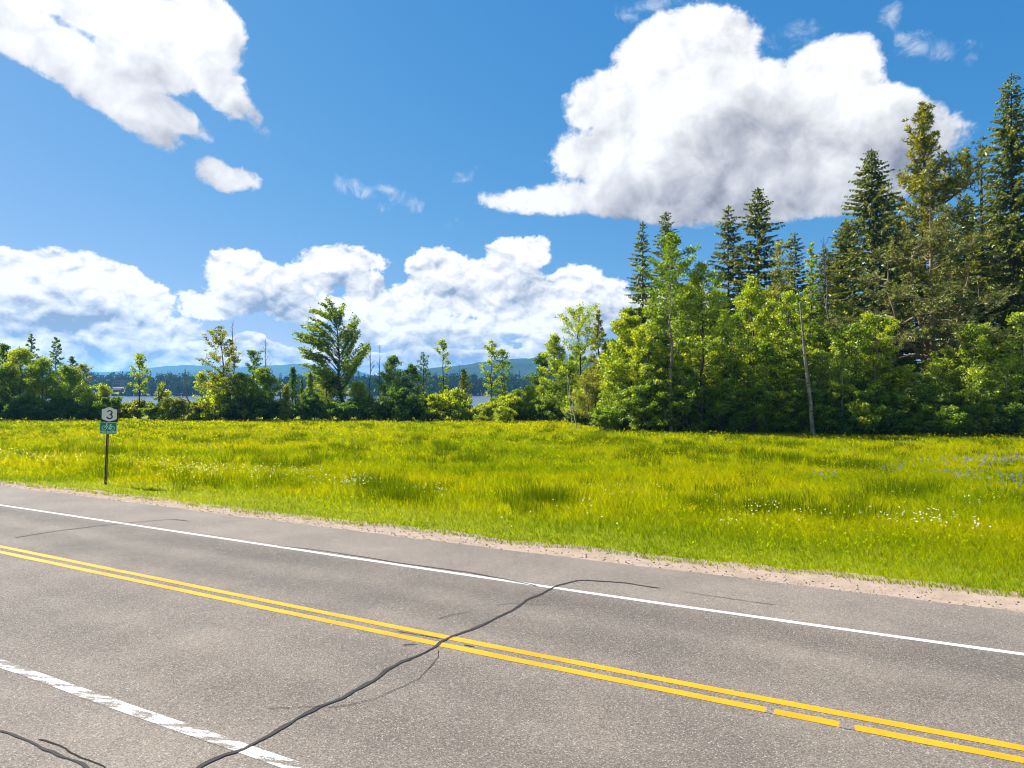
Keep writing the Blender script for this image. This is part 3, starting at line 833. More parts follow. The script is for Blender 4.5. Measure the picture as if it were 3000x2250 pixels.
def dead(seed, H, W, limbs=12, r0=None, lean=(0, 0), base=0.3, el=(25, 65), forks=None, twig=3, r1=0.010, wobble=0.012):
    rs = np.random.RandomState(seed)
    r0 = r0 or 0.010 * H + 0.02
    u = np.linspace(0, 1, 9)
    st = np.c_[lean[0] * u + rs.normal(0, wobble * H, 9) * np.sin(u * math.pi), lean[1] * u + rs.normal(0, wobble * H, 9) * np.sin(u * math.pi), u * H]; st[0, 2] = -0.15
    groups = []
    for i in range(limbs):
        f = base + (0.97 - base) * (i + rs.rand()) / limbs
        p0 = np.array([np.interp(f, u, st[:, k]) for k in range(3)])
        az = rs.rand() * 6.283
        L = W * (1.15 - f) * rs.uniform(0.6, 1.2) + 0.15
        lp = limb_path(rs, p0, az, R(rs.uniform(*el)), L, 6, up=0.35, wob=0.16)
        g = [(lp, np.linspace(r0 * 0.34 * (1.2 - f) + 0.004, r1 * 0.6, 6))]
        for j in range(twig):
            q = rs.uniform(0.3, 0.95)
            s0 = np.array([np.interp(q, np.linspace(0, 1, 6), lp[:, k]) for k in range(3)])
            tp = limb_path(rs, s0, az + rs.uniform(-1.2, 1.2), R(rs.uniform(20, 75)), L * rs.uniform(0.25, 0.5), 4, up=0.3, wob=0.16)
            g.append((tp, np.linspace(r1, r1 * 0.5, 4)))
        groups.append(g)
    for pts, rr in (forks or []):
        pts = np.array(pts, float)
        groups.append([(pts, np.linspace(rr, 0.012, len(pts)))])
    return (st, r0 * (1 - u) ** 0.85 + r1), groups

def tree_meshes(name, built, bark, leafmat, sides=5):
    paths, (V, Q, colr) = built
    tv, tq = tubes(paths, sides)
    a = new_mesh(name + '_trunk', tv, tq, smooth=True); a.materials.append(bark)
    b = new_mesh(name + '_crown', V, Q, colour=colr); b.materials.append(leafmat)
    return a, b

def tree_at(name, meshes, px, z, label, cat, group=None, rz=0.0, sc=(1, 1, 1), dz=0.0):
    """a tree standing at distance z ahead, in the direction of photograph column px"""
    x = (px - CX) / F_PX * z
    o = empty(name, (x, z, float(terrain(x, z)) + dz), rz)
    o.scale = sc if isinstance(sc, tuple) else (sc, sc, sc)
    link('trunk', meshes[0], (), o); link('crown', meshes[1], (), o)
    return tag(o, label, cat, group)
def dead_at(name, px, z, label, seed, H, W, rz=0.0, bark=None, cat='dead tree', group=None, **kw):
    x = (px - CX) / F_PX * z
    o = empty(name, (x, z, float(terrain(x, z))), rz)
    (st, sr), groups = dead(seed, H, W, **kw)
    v, q = tubes([(st, sr)], 7); link('trunk', new_mesh('trunk', v, q, smooth=True), bark or BARK_DEAD, o)
    for g in groups:
        v, q = tubes(g, 4); link('limb', new_mesh('limb', v, q, smooth=True), bark or BARK_DEAD, o)
    return tag(o, label, cat, group)
def top_h(py, z, x_px=None):
    """height of a thing at distance z whose top shows at photograph row py"""
    return CAM_H + (1140 - py) * z / F_PX

LAND = [(-260, 'the thicket far end'), (-140, 'the thicket end tree'), (95, 'the slender thicket tree'), (165, 'the airy birch'), (262, 'the young leaning birch'), (310, 'the route sign'), (409, 'the slim young tree'), (466, 'the forked dead snag'), (556, 'the thin leaning dead trunk'), (640, 'the wide leaning tree'), (705, 'the tall bare dead tree'),
        (778, 'the fan-twigged dead tree'), (858, 'the blunt dark cedar'), (908, 'the narrow olive tree'), (965, 'the crown of the windblown maple'), (1010, 'the trunk of the windblown maple'), (1083, 'the half-dead crooked tree'), (1152, 'the broad drooping birch'), (1206, 'the smaller drooping birch'), (1240, 'the young pine'),
        (1296, 'the very slim tufted tree'), (1360, 'the feathery olive tree'), (1440, 'the twin-topped slim tree'), (1500, 'the lake gap'), (1560, 'the big rounded corner shrub'), (1625, 'the stepped bright tree'), (1690, 'the bare sapling pair'), (1752, 'the olive birch'),
        (1848, 'the yellow-green maple'), (1890, 'the narrow drooping spruce'), (1966, 'the straight-trunked tall tree'), (2055, 'the thin-crowned olive tree'), (2135, 'the smaller twin spruce'), (2215, 'the spired bright maple'), (2286, 'the half-bare tree'), (2340, 'the light green ash'), (2386, 'the birch snag'), (2440, 'the bare twiggy grey tree'),
        (2500, 'the dark-stemmed slim tree'), (2560, 'the big dense spruce'), (2650, 'the golden plumed pine'), (2730, 'the brownish many-stemmed pine'), (2800, 'the long bare pine trunk'), (2868, 'the open dark pine'), (2930, 'the layered end maple'), (2985, 'the tallest dark spruce'), (3080, 'the last broad spruce'), (3300, 'the far end of the wood')]
def near(px, how):
    q = min(LAND, key=lambda l: abs(l[0] - px))
    return ('%s %s' % (how, q[1]))
# ------------------------------------------------------------------ the trees
def bl(name, px, z, py, label, seed, W, pal=PAL_MID, bark=None, cat='tree', group=None, n=9000, mat=None, **kw):
    H = top_h(py, z)
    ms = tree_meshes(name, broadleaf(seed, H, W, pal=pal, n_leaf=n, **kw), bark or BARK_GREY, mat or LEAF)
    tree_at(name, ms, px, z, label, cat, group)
    return ms, H
LG = 'leafy trees of the thicket beyond the route sign'
bl('broadleaf_tree', 12, 86, 1008, 'tall dark leafy tree with ragged top in the thicket beyond the route sign', 101, 2.6, PAL_DARK, shape='oval', base=0.08, leaf=0.22, n=9000)
bl('broadleaf_tree', 92, 88, 975, 'slender thin-topped tree rising highest from the thicket beyond the route sign', 102, 2.0, PAL_DARK, shape='cone', base=0.10, leaf=0.18, n=7500, cluster=0.36, el=(20, 50), limbs=46)
bl('broadleaf_tree', 60, 82, 1020, 'bushy yellow-green tree with dense rounded crown in the thicket beyond the route sign', 103, 2.6, PAL_BRIGHT, shape='oval', base=0.06, leaf=0.20, n=12000, limbs=34)
bl('birch_tree', 165, 86, 985, 'airy pyramid-shaped birch with fine leaves in the thicket beyond the route sign', 104, 2.2, PAL_DARK, BARK_PALE, shape='cone', base=0.10, leaf=0.17, n=9000, cluster=0.36, limbs=50, el=(20, 50))
bl('broadleaf_tree', 212, 85, 1040, 'small conical leafy tree beside the airy birch', 105, 1.8, PAL_DARK, shape='cone', base=0.1, leaf=0.17, n=7000, cluster=0.36, el=(20, 50), limbs=42)
bl('broadleaf_tree', 125, 81, 1062, 'rounded mid-green tree at the front of the thicket beyond the route sign', 106, 2.6, PAL_MID, shape='bush', base=0.03, leaf=0.2, n=11000, limbs=34)
bl('broadleaf_tree', 205, 80.5, 1085, 'broad low tree with pale upper leaves at the thicket edge', 107, 2.3, PAL_MID, shape='bush', base=0.03, leaf=0.2, n=10000, limbs=32)
bl('birch_tree', 262, 84, 1070, 'young birch with leaning white stem at the thicket end', 108, 1.3, PAL_OLIVE, BARK_PALE, shape='top', base=0.2, leaf=0.17, n=3600, cluster=0.36, lean=(-1.0, 0.3))
bl('broadleaf_tree', 20, 80, 1085, 'low dark green tree in front of the tall ragged one', 109, 2.2, PAL_DARK, shape='bush', base=0.02, leaf=0.2, n=10000, limbs=32)
bl('broadleaf_tree', -75, 81, 1050, 'dense green tree at the far end of the thicket', 110, 3.0, PAL_MID, shape='bush', base=0.03, leaf=0.21, n=11000, limbs=34)
bl('large_shrub', 310, 80, 1128, 'rounded bright green shrub directly behind the route sign', 111, 1.25, PAL_BRIGHT, shape='bush', base=0.03, leaf=0.19, n=5200, multi=3, cat='shrub')
bl('large_shrub', 262, 79.5, 1140, 'small yellow-green shrub at the foot of the young birch', 112, 1.05, PAL_YEL, shape='bush', base=0.03, leaf=0.18, n=3800, multi=3, cat='shrub')
# --- open row in front of the lake
bl('sapling_tree', 409, 82, 1047, 'slim young tree with bare straight trunk and airy crown before the lake', 121, 1.45, PAL_PALE, BARK_DARK, shape='vase', base=0.42, leaf=0.20, n=2300, cluster=0.36, limbs=18, r0=0.085, subs=3)
x0 = (466 - CX) / F_PX * 81
dead_at('dead_tree', 466, 81, 'forked bare dead snag with two upright prongs', 122, 2.6, 0.5, limbs=3, r0=0.12, base=0.5, r1=0.03,
        forks=[([(0, 0, 2.4), (0.25, 0, 3.1), (0.75, 0.05, 4.2), (0.9, 0, 5.0), (1.0, 0, 6.0)], 0.085), ([(0, 0, 2.2), (-0.1, 0, 3.2), (0.12, 0, 4.3), (0.15, 0, 5.4)], 0.06), ([(0.75, 0, 4.2), (1.2, 0.1, 4.9), (1.15, 0, 5.6)], 0.03)])
bl('large_shrub', 482, 82, 1128, 'bright green shrub growing round the forked dead snag', 123, 1.25, PAL_YEL, shape='bush', base=0.05, leaf=0.19, n=2800, multi=3, cat='shrub')
dead_at('dead_tree', 556, 80, 'thin leaning dead trunk with broken twig tips beside the leaning leafy tree', 124, 5.9, 0.9, limbs=6, r0=0.085, lean=(-0.55, 0), base=0.55, twig=1, r1=0.02)
bl('sapling_tree', 590, 84, 1092, 'small layered tree with yellowish leaves before the lake', 125, 1.25, PAL_YEL, BARK_DARK, shape='oval', base=0.32, leaf=0.2, n=2000, cluster=0.4, flat=0.4, r0=0.06)
bl('leaning_tree', 696, 80, 978, 'wide leaning tree with thin layered crown and dark slanting limbs', 126, 2.7, PAL_OLIVE, BARK_DARK, shape='vase', base=0.10, leaf=0.21, n=7500, cluster=0.46, limbs=34, lean=(-2.1, 0.2), flat=0.5, r0=0.15, el=(10, 55), side=-0.15)
bl('broadleaf_tree', 705, 80.5, 1105, 'dense rounded green tree at the foot of the leaning one', 127, 2.3, PAL_MID, BARK_DARK, shape='bush', base=0.04, leaf=0.21, n=8500, limbs=30, flat=0.6)
bl('broadleaf_tree', 640, 81, 1110, 'layered yellow-green tree under the leaning crown', 128, 2.0, PAL_BRIGHT, BARK_DARK, shape='bush', base=0.10, leaf=0.21, n=5200, flat=0.5)
dead_at('dead_tree', 683, 83, 'tall bare dead tree with steep fine branches above the leaning tree', 129, top_h(938, 83), 1.7, limbs=16, r0=0.12, base=0.5, el=(45, 75), twig=4)
bl('broadleaf_tree', 742, 83, 1028, 'narrow tree with wispy dark top between two bare dead trees', 130, 1.5, PAL_DARK, BARK_DARK, shape='top', base=0.2, leaf=0.19, n=3600, cluster=0.4, flat=0.55)
dead_at('dead_tree', 778, 86, 'slim grey dead tree with fan of upswept twigs', 131, top_h(990, 86), 2.0, limbs=15, r0=0.09, base=0.55, el=(45, 70), twig=4)
bl('broadleaf_tree', 772, 81, 1082, 'rounded dense tree below the fan-twigged dead tree', 132, 2.1, PAL_MID, BARK_DARK, shape='oval', base=0.05, leaf=0.2, n=9500, limbs=32)
dead_at('dead_tree', 828, 80.5, 'short crooked dead trunk among the bushes', 133, 5.6, 1.0, limbs=5, r0=0.08, lean=(-0.4, 0), base=0.6, twig=1, r1=0.02)
def cedar(name, px, z, py, label, seed, W, pal=PAL_BLUE, n=5200, **kw):
    return bl(name, px, z, py, label, seed, W, pal, BARK_DARK, shape=kw.pop('shape', 'cone'), base=0.02, leaf=0.17, n=n, limbs=46, cluster=0.30, el=(45, 80), subs=3, narrow=0.4, **kw)
cedar('cedar_tree', 858, 87, 1076, 'dark blue-green columnar cedar with blunt top', 134, 1.35, n=7000, shape='oval')
cedar('cedar_tree', 884, 88, 1104, 'thin pointed dark cedar behind the blunt columnar one', 135, 0.8, PAL_DARK, n=3000)
cedar('columnar_tree', 838, 79.5, 1132, 'small olive column-shaped tree in front of the dark cedar', 136, 0.95, PAL_OLIVE, n=4200, shape='oval')
cedar('columnar_tree', 908, 80, 1092, 'tall narrow olive-green tree left standing close by the big maple', 137, 0.95, PAL_MID, n=5200, shape='oval')
bl('broadleaf_tree', 955, 84, 1098, 'layered yellow-green tree under the windblown maple', 138, 1.9, PAL_YEL, BARK_DARK, shape='vase', base=0.12, leaf=0.2, n=5200, flat=0.45)
bl('broadleaf_tree', 975, 85, 1108, 'dark dense bush-like tree behind the maple trunk', 139, 2.2, PAL_DARK, BARK_DARK, shape='bush', base=0.04, leaf=0.2, n=8500)
bl('broadleaf_tree', 1050, 82, 1128, 'feathery bright green low tree beside the maple trunk', 140, 1.7, PAL_BRIGHT, BARK_DARK, shape='bush', base=0.05, leaf=0.2, n=6000)

# --- the windblown maple: limbs set where they leave the leaning trunk, foliage swept to one side
def maple():
    rs = np.random.RandomState(77); k = 84 / F_PX
    def M(x, y, d=0.0): return np.array([(500 + x / 2.765 - 1006) * k, d, CAM_H + (1140 - (800 + y / 2.765)) * k])
    tr = np.array([M(1405, 1140), M(1395, 1060), M(1375, 960), M(1360, 870), M(1360, 780), M(1368, 700), M(1360, 600), M(1350, 480), M(1330, 360), M(1300, 225)])
    tr[0, 2] = -0.15
    paths = [(tr, np.array([0.26, 0.22, 0.2, 0.18, 0.15, 0.12, 0.09, 0.065, 0.045, 0.015]))]
    tips = [(1040, 490), (1045, 505), (1060, 615), (1075, 640), (1095, 745), (1120, 430), (1150, 370), (1160, 300), (1240, 255), (1290, 215), (1400, 255), (1390, 300), (1500, 360), (1530, 395), (1525, 470),
            (1590, 570), (1575, 600), (1530, 720), (1500, 640), (1210, 560), (1180, 660), (1230, 760), (1440, 420), (1450, 560), (1420, 680), (1250, 420), (1480, 760), (1150, 800), (1260, 330), (1340, 300), (1170, 500), (1130, 560), (1470, 500), (1400, 480), (1290, 520), (1310, 640)]
    clus = []; dirs = []
    for i, (tx, ty) in enumerate(tips + tips):
        dep = rs.uniform(-1.7, 1.7) * (0.3 if i < 12 else 1.0)
        tip = M(tx + rs.uniform(-14, 30) * (i >= len(tips)), ty + rs.uniform(-5, 45) * (i >= len(tips)), dep)
        dx = tr[5, 0] - tip[0]
        zf = np.clip(tip[2] - (0.52 if dx > 0 else 1.0) * (abs(dx) + 0.5 * abs(dep)) - rs.uniform(0.3, 1.5), 3.4, 13.0)
        p0 = np.array([np.interp(zf, tr[:, 2], tr[:, q]) for q in range(3)])
        u = np.linspace(0, 1, 9)[:, None]
        lp = p0 * (1 - u) + tip * u
        left = tip[0] < p0[0]
        lp[:, 2] += (0.12 if left else -0.05) * np.linalg.norm(tip - p0) * np.sin(u[:, 0] * math.pi)      # swept limbs rise, then stream away level
        lp += rs.normal(0, 0.05, (9, 3)) * np.sin(u * math.pi)
        paths.append((lp, np.linspace(0.055, 0.008, 9)))
        for q in np.linspace(0.40, 1.0, max(5, int(np.linalg.norm(tip - p0) * 2.6))):
            c_ = np.array([np.interp(q, u[:, 0], lp[:, m_]) for m_ in range(3)])
            clus.append(c_); dirs.append(lp[-1] - lp[-4])
            if rs.rand() < 0.35:
                e = c_ + np.array([rs.uniform(-0.9, 0.1), rs.uniform(-0.6, 0.6), rs.uniform(-0.05, 0.3)])
                paths.append((np.array([c_, (c_ + e) / 2, e]), np.array([0.012, 0.008, 0.004]))); clus.append(e); dirs.append(e - c_)
    clus = np.array(clus); dirs = unit(np.array(dirs))
    n = 14500
    idx = rs.randint(0, len(clus), n)
    off = rand_dir(rs, n) * (rs.rand(n, 1) ** 0.6) * np.array([0.40, 0.42, 0.30]) + dirs[idx] * rs.uniform(-0.3, 0.35, (n, 1))
    c = clus[idx] + off + np.array([-0.10, 0, 0.0])
    ax = rand_dir(rs, n) * 0.6 + np.array([-0.9, 0, 0.1]) + dirs[idx] * 0.6
    ln = rs.uniform(0.17, 0.33, n)
    V, Q = cards(c, ax, unit(rand_dir(rs, n) + np.array([0, 0, 0.6])), ln, ln * 0.55)
    return paths, (V, Q, np.repeat(pick(rs, [(0.045, 0.085, 0.006), (0.08, 0.125, 0.007), (0.12, 0.165, 0.008)], n, rs.rand(len(clus))[idx]), 4, 0))
tree_at('maple_tree', tree_meshes('maple', maple(), BARK_DARK, LEAF, 7), 1006, 84, 'tall windblown maple with bent trunk and foliage swept to one side', 'tree')

dead_at('dead_tree', 1083, 81, 'half-dead crooked tree with pale bare twigs beside the maple', 141, top_h(1012, 81), 1.7, limbs=15, r0=0.095, base=0.5, el=(35, 75), twig=4, lean=(0.1, 0), bark=BARK_GREY)
dead_at('dead_tree', 1112, 84, 'bare twiggy dead tree behind the drooping birch', 142, top_h(1010, 84), 1.3, limbs=12, r0=0.07, base=0.5, el=(45, 75), twig=4, bark=BARK_GREY)
bl('birch_tree', 1152, 83, 1042, 'broad drooping birch with dense blue-green foliage', 143, 2.3, PAL_BLUE, BARK_PALE, shape='oval', base=0.06, leaf=0.17, n=12500, limbs=42, droop=0.25, cluster=0.48, wind=(-0.15, 0))
bl('birch_tree', 1206, 83, 1066, 'smaller drooping birch beside the broad one', 144, 1.6, PAL_BLUE, BARK_PALE, shape='oval', base=0.06, leaf=0.17, n=7500, limbs=34, droop=0.25, cluster=0.42)
tree_at('pine_tree', tree_meshes('young_pine', pine(145, top_h(1042, 85), 1.9, base=0.08, n_limb=46, pal=PAL_BLUE, el=(5, 50), tuft=0.30, per=9, subs=4, bare=0.3), BARK_DARK, NEEDLE), 1240, 85, 'young blue-green pine with spiky whorled branches by the lake', 'tree')
bl('slim_tree', 1296, 84, 992, 'very slim tall tree with a small tuft of leaves on top', 146, 1.15, PAL_PALE, BARK_DARK, shape='top', base=0.30, leaf=0.19, n=2300, cluster=0.34, limbs=20, r0=0.085, gap=0.09, el=(20, 60))
dead_at('dead_tree', 1345, 84, 'thin dead tree with a bush of small leaves round its foot', 147, top_h(1066, 84), 0.9, limbs=7, r0=0.06, base=0.55, el=(45, 75), twig=3)
bl('broadleaf_tree', 1360, 83, 1082, 'small feathery olive tree before the lake', 148, 1.1, PAL_OLIVE, BARK_DARK, shape='oval', base=0.12, leaf=0.17, n=3000, cluster=0.36)
bl('slim_tree', 1440, 82, 1000, 'twin-topped slim tree, the taller of the pair before the wooded hill', 149, 1.25, PAL_BRIGHT, BARK_DARK, shape='vase', base=0.25, leaf=0.20, n=2700, cluster=0.38, limbs=20, r0=0.09)
bl('slim_tree', 1474, 83, 1026, 'slim tree, the shorter of the pair before the wooded hill', 150, 1.3, PAL_MID, BARK_DARK, shape='top', base=0.35, leaf=0.19, n=2400, cluster=0.38, limbs=18, r0=0.08)
# --- where the wood begins
bl('broadleaf_tree', 1588, 84, 1036, 'dark leafy tree at the back where the wood begins', 151, 1.9, PAL_DARK, BARK_DARK, shape='oval', base=0.08, leaf=0.2, n=7500)
bl('broadleaf_tree', 1625, 78, 980, 'bright green tree with stepped leafy outline where the wood begins', 152, 2.1, PAL_BRIGHT, BARK_GREY, shape='oval', base=0.05, leaf=0.2, n=10000, limbs=34)
bl('broadleaf_tree', 1696, 74, 908, 'tall open-branched tree with spreading dark limbs and loose leaf tufts', 153, 3.4, PAL_BRIGHT, BARK_DARK, shape='top', base=0.18, leaf=0.21, n=6800, cluster=0.5, limbs=30, r0=0.16, el=(15, 55))
bl('birch_tree', 1752, 71, 904, 'fine-leaved olive birch with tapering feathery top', 154, 2.3, PAL_OLIVE, BARK_GREY, shape='cone', base=0.03, leaf=0.15, n=15000, limbs=50, cluster=0.44, droop=0.1)
bl('broadleaf_tree', 1660, 76, 1075, 'dense green tree filling the wood edge below the open-branched one', 155, 2.4, PAL_MID, BARK_GREY, shape='bush', base=0.03, leaf=0.19, n=10500, limbs=34)
bl('large_shrub', 1560, 80, 1135, 'big rounded bright shrub at the corner of the wood', 156, 2.1, PAL_BRIGHT, BARK_GREY, shape='bush', base=0.03, leaf=0.19, n=7500, multi=4, cat='shrub')
bl('large_shrub', 1500, 80, 1152, 'low spreading leafy shrub left by the lake gap', 157, 1.9, PAL_MID, BARK_GREY, shape='bush', base=0.03, leaf=0.19, n=6000, multi=4, cat='shrub')
bl('broadleaf_tree', 1735, 69, 1095, 'shrubby olive-green tree with small shiny leaves at the wood corner', 158, 2.6, PAL_OLIVE, BARK_GREY, shape='bush', base=0.03, leaf=0.15, n=14000, limbs=36, multi=3)
dead_at('bare_sapling', 1690, 62.5, 'pair of thin bare pale stems standing alone in the grass before the wood', 159, 5.4, 1.2, limbs=6, r0=0.045, lean=(-0.9, 0.2), base=0.2, el=(5, 40), twig=1, bark=BARK_PALE, cat='sapling', r1=0.012,
        forks=[([(-0.35, 0.3, -0.1), (-0.5, 0.3, 1.5), (-0.75, 0.3, 3.2), (-0.9, 0.2, 4.6)], 0.03)])
# --- the tall wood: hero trees
bl('maple_tree', 1848, 61.5, 925, 'yellow-green maple with layered fans of leaves at the wood front', 161, 3.3, PAL_YEL, BARK_DARK, shape='oval', base=0.06, leaf=0.22, n=14500, limbs=40, flat=0.42, cluster=0.6)
def sp(px, z, py, label, seed, W, **kw):
    ms = tree_meshes('spruce', spruce(seed, top_h(py, z), W, **kw), BARK_DARK, NEEDLE)
    tree_at('spruce_tree', ms, px, z, label, 'tree')
    return ms
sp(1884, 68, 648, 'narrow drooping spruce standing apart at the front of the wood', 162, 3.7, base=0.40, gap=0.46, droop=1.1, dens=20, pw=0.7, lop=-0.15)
sp(1952, 74, 618, 'spruce whose tip pokes out above a leafy tree', 163, 4.5, base=0.3, gap=0.34, pw=0.6, dens=17)
bl('broadleaf_tree', 1966, 57.6, 672, 'tall leafy tree with straight pale trunk bare up to the crown', 164, 2.9, PAL_MID, BARK_SNAG, shape='oval', base=0.40, leaf=0.21, n=9500, cluster=0.46, limbs=40, r0=0.17, el=(15, 58))
bl('broadleaf_tree', 2055, 57.2, 762, 'thin-crowned olive tree with dark trunk before the twin spruces', 165, 3.1, PAL_PALE, BARK_DARK, shape='oval', base=0.28, leaf=0.20, n=8500, cluster=0.5, limbs=32, r0=0.15, el=(20, 60))
S1 = sp(2135, 72, 602, 'spruce with long gappy level boughs, smaller of the twin spruces', 166, 5.0, base=0.3, gap=0.50, droop=0.8, dens=17, pw=0.6, card=0.36)
S2 = sp(2222, 70, 548, 'broad full spruce with pointed top, larger of the twin spruces', 167, 7.0, base=0.25, gap=0.36, droop=0.85, dens=17, pw=0.66, card=0.34)
bl('maple_tree', 2205, 60, 805, 'bright green maple with upright leafy spires before the broad spruce', 168, 2.9, PAL_BRIGHT, BARK_GREY, shape='oval', base=0.10, leaf=0.22, n=11500, limbs=36, el=(30, 70))
bl('broadleaf_tree', 2286, 64, 712, 'half-bare tree with pale twigs between spruce and light green ash', 169, 2.5, PAL_OLIVE, BARK_GREY, shape='vase', base=0.3, leaf=0.18, n=2800, cluster=0.4, limbs=34, r0=0.13, el=(35, 70), subs=6)
sp(2330, 76, 682, 'thin open spruce top seen behind the light green ash', 170, 4.6, base=0.3, gap=0.50, droop=0.6, dens=15, pw=0.55, card=0.36)
bl('ash_tree', 2378, 62, 700, 'light yellow-green ash with tall narrow airy crown', 171, 2.2, PAL_BRIGHT, BARK_GREY, shape='cone', base=0.25, leaf=0.24, n=6800, cluster=0.55, limbs=32, r0=0.13, el=(30, 70), narrow=0.4)
dead_at('birch_snag', 2383, 54.6, 'broken-off pale birch snag with short stubs, standing at the wood front', 172, top_h(886, 54.6), 0.9, limbs=7, r0=0.125, lean=(-1.05, 0.0), base=0.3, el=(5, 45), twig=0, bark=BARK_SNAG, r1=0.05, wobble=0.004)
dead_at('dead_tree', 2436, 63, 'bare twiggy grey tree against the dark spruces', 173, top_h(690, 63), 3.2, limbs=18, r0=0.13, base=0.45, el=(40, 72), twig=6, lean=(-0.7, 0))
S3 = sp(2556, 68, 432, 'big dense dark spruce with bristling pointed boughs', 174, 7.4, base=0.2, gap=0.33, droop=0.85, dens=17, pw=0.66, card=0.36)
wp = pine(175, top_h(312, 73), 6.4, base=0.30, n_limb=120, pal=PAL_WPINE, el=(8, 62), tuft=0.55, per=14, subs=8, tufts=8, bare=0.25, forks=[(22.5, 4.6, -0.5, 28.0, 0.10)])
tree_at('white_pine', tree_meshes('white_pine', wp, BARK_GREY, NEEDLE), 2712, 73, 'tallest golden-green pine with soft upswept plumes', 'tree')
scp = pine(176, top_h(575, 60.5), 5.6, base=0.30, n_limb=66, pal=PAL_SCOTS, el=(-8, 34), tuft=0.36, per=15, subs=12, tufts=11, r0=0.28, shape='cone', flat=0.7, bare=0.35,
           forks=[(5.3, -4.2, -0.6, 15.2, 0.13), (5.0, 2.6, -0.8, 16.8, 0.16), (5.6, -1.2, 0.9, 18.0, 0.13), (6.5, 4.4, 0.4, 13.6, 0.10), (4.6, -5.6, 0.0, 9.2, 0.09)])
tree_at('scots_pine', tree_meshes('scots_pine', scp, BARK_ORANGE, NEEDLE, 6), 2730, 60.5, 'brownish many-stemmed pine with orange limbs and thin wispy needles', 'tree')
DP = tree_meshes('dark_pine', pine(177, top_h(400, 74), 5.0, base=0.36, n_limb=50, pal=PAL_DPINE, el=(-8, 38), tuft=0.40, per=9, subs=6, tufts=7, bare=0.3), BARK_DARK, NEEDLE)
tree_at('dark_pine', DP, 2880, 74, 'open dark pine with bare lower trunk beside the tallest spruce', 'tree')
S4 = sp(2968, 65, 210, 'tallest dark spruce with long layered boughs at the end of the wood', 178, 6.2, base=0.25, gap=0.36, droop=0.85, dens=17, pw=0.68, card=0.38)
tree_at('dark_pine', DP, 2792, 82, 'dark pine with long bare trunk standing behind the brownish pine', 'tree', None, 2.1, (0.7, 0.7, 0.78))
tree_at('dark_pine', DP, 2905, 86, 'dark pine half hidden behind the open one', 'tree', None, 4.0, (0.85, 0.85, 0.9))
tree_at('spruce_tree', S2, 3080, 68, 'broad spruce beyond the tallest one', 'tree', None, 1.0, 1.15)
# deeper rows of the wood: same kinds, seen in pieces between the front trees
back = 'trees deep in the wood behind the front row'
for i, (px, z, k, ms) in enumerate([(2040, 86, 0.75, S2), (2420, 82, 0.85, S2), (2470, 76, 0.72, S1), (2640, 84, 0.80, S3), (2760, 92, 0.75, S4), (2850, 90, 0.8, S3), (2930, 80, 0.75, S2), (2280, 88, 0.7, S3), (1860, 84, 0.5, S2), (1930, 90, 0.62, S1), (2990, 88, 0.8, S3), (3150, 80, 0.9, S4), (3220, 70, 0.9, S3), (2480, 74, 0.80, S3), (2625, 71, 0.88, S2), (2835, 79, 0.95, S3), (2925, 73, 0.98, S2), (3330, 66, 0.9, S2), (3430, 72, 0.95, S3)]):
    tree_at('spruce_tree', ms, px, z, 'dark spruce deep in the wood ' + near(px, 'behind'), 'tree', back, i * 1.7, (k * 1.1, k * 1.1, k))
# --- leafy understorey along the front and inside of the wood
U = [tree_meshes('understorey%d' % i, broadleaf(200 + i, h, w, pal=pal, n_leaf=n, shape=shp, base=0.05, leaf=lf, limbs=lm, flat=fl, multi=mu, r0=0.07, cluster=0.44), bk, LEAF)
     for i, (h, w, pal, n, shp, lf, lm, fl, mu, bk) in enumerate([
        (8.0, 2.5, PAL_BRIGHT, 7600, 'oval', 0.20, 30, 0.6, 1, BARK_GREY), (7.0, 2.6, PAL_YEL, 7600, 'oval', 0.21, 28, 0.4, 1, BARK_GREY),
        (9.0, 2.2, PAL_MID, 7800, 'oval', 0.20, 30, 0.6, 1, BARK_DARK), (6.0, 2.3, PAL_PALE, 6200, 'vase', 0.19, 30, 0.55, 2, BARK_PALE),
        (8.5, 2.0, PAL_BRIGHT, 6600, 'cone', 0.20, 32, 0.6, 1, BARK_GREY), (5.0, 2.2, PAL_MID, 6200, 'bush', 0.19, 28, 0.55, 3, BARK_DARK)])]
UH = [8.0, 7.0, 9.0, 6.0, 8.5, 5.0]
ULAB = ['rounded mid-green understorey tree in the wood', 'bright green understorey tree with layered leaves in the wood', 'dark green upright understorey tree in the wood',
        'pale-leaved understorey tree with whitish stems in the wood', 'narrow bright green understorey tree in the wood', 'low dark bushy understorey tree in the wood']
UGRP = ['rounded understorey trees', 'layered bright understorey trees', 'dark upright understorey trees', 'pale-leaved understorey trees', 'narrow bright understorey trees', 'low dark understorey trees']
rs = np.random.RandomState(5)
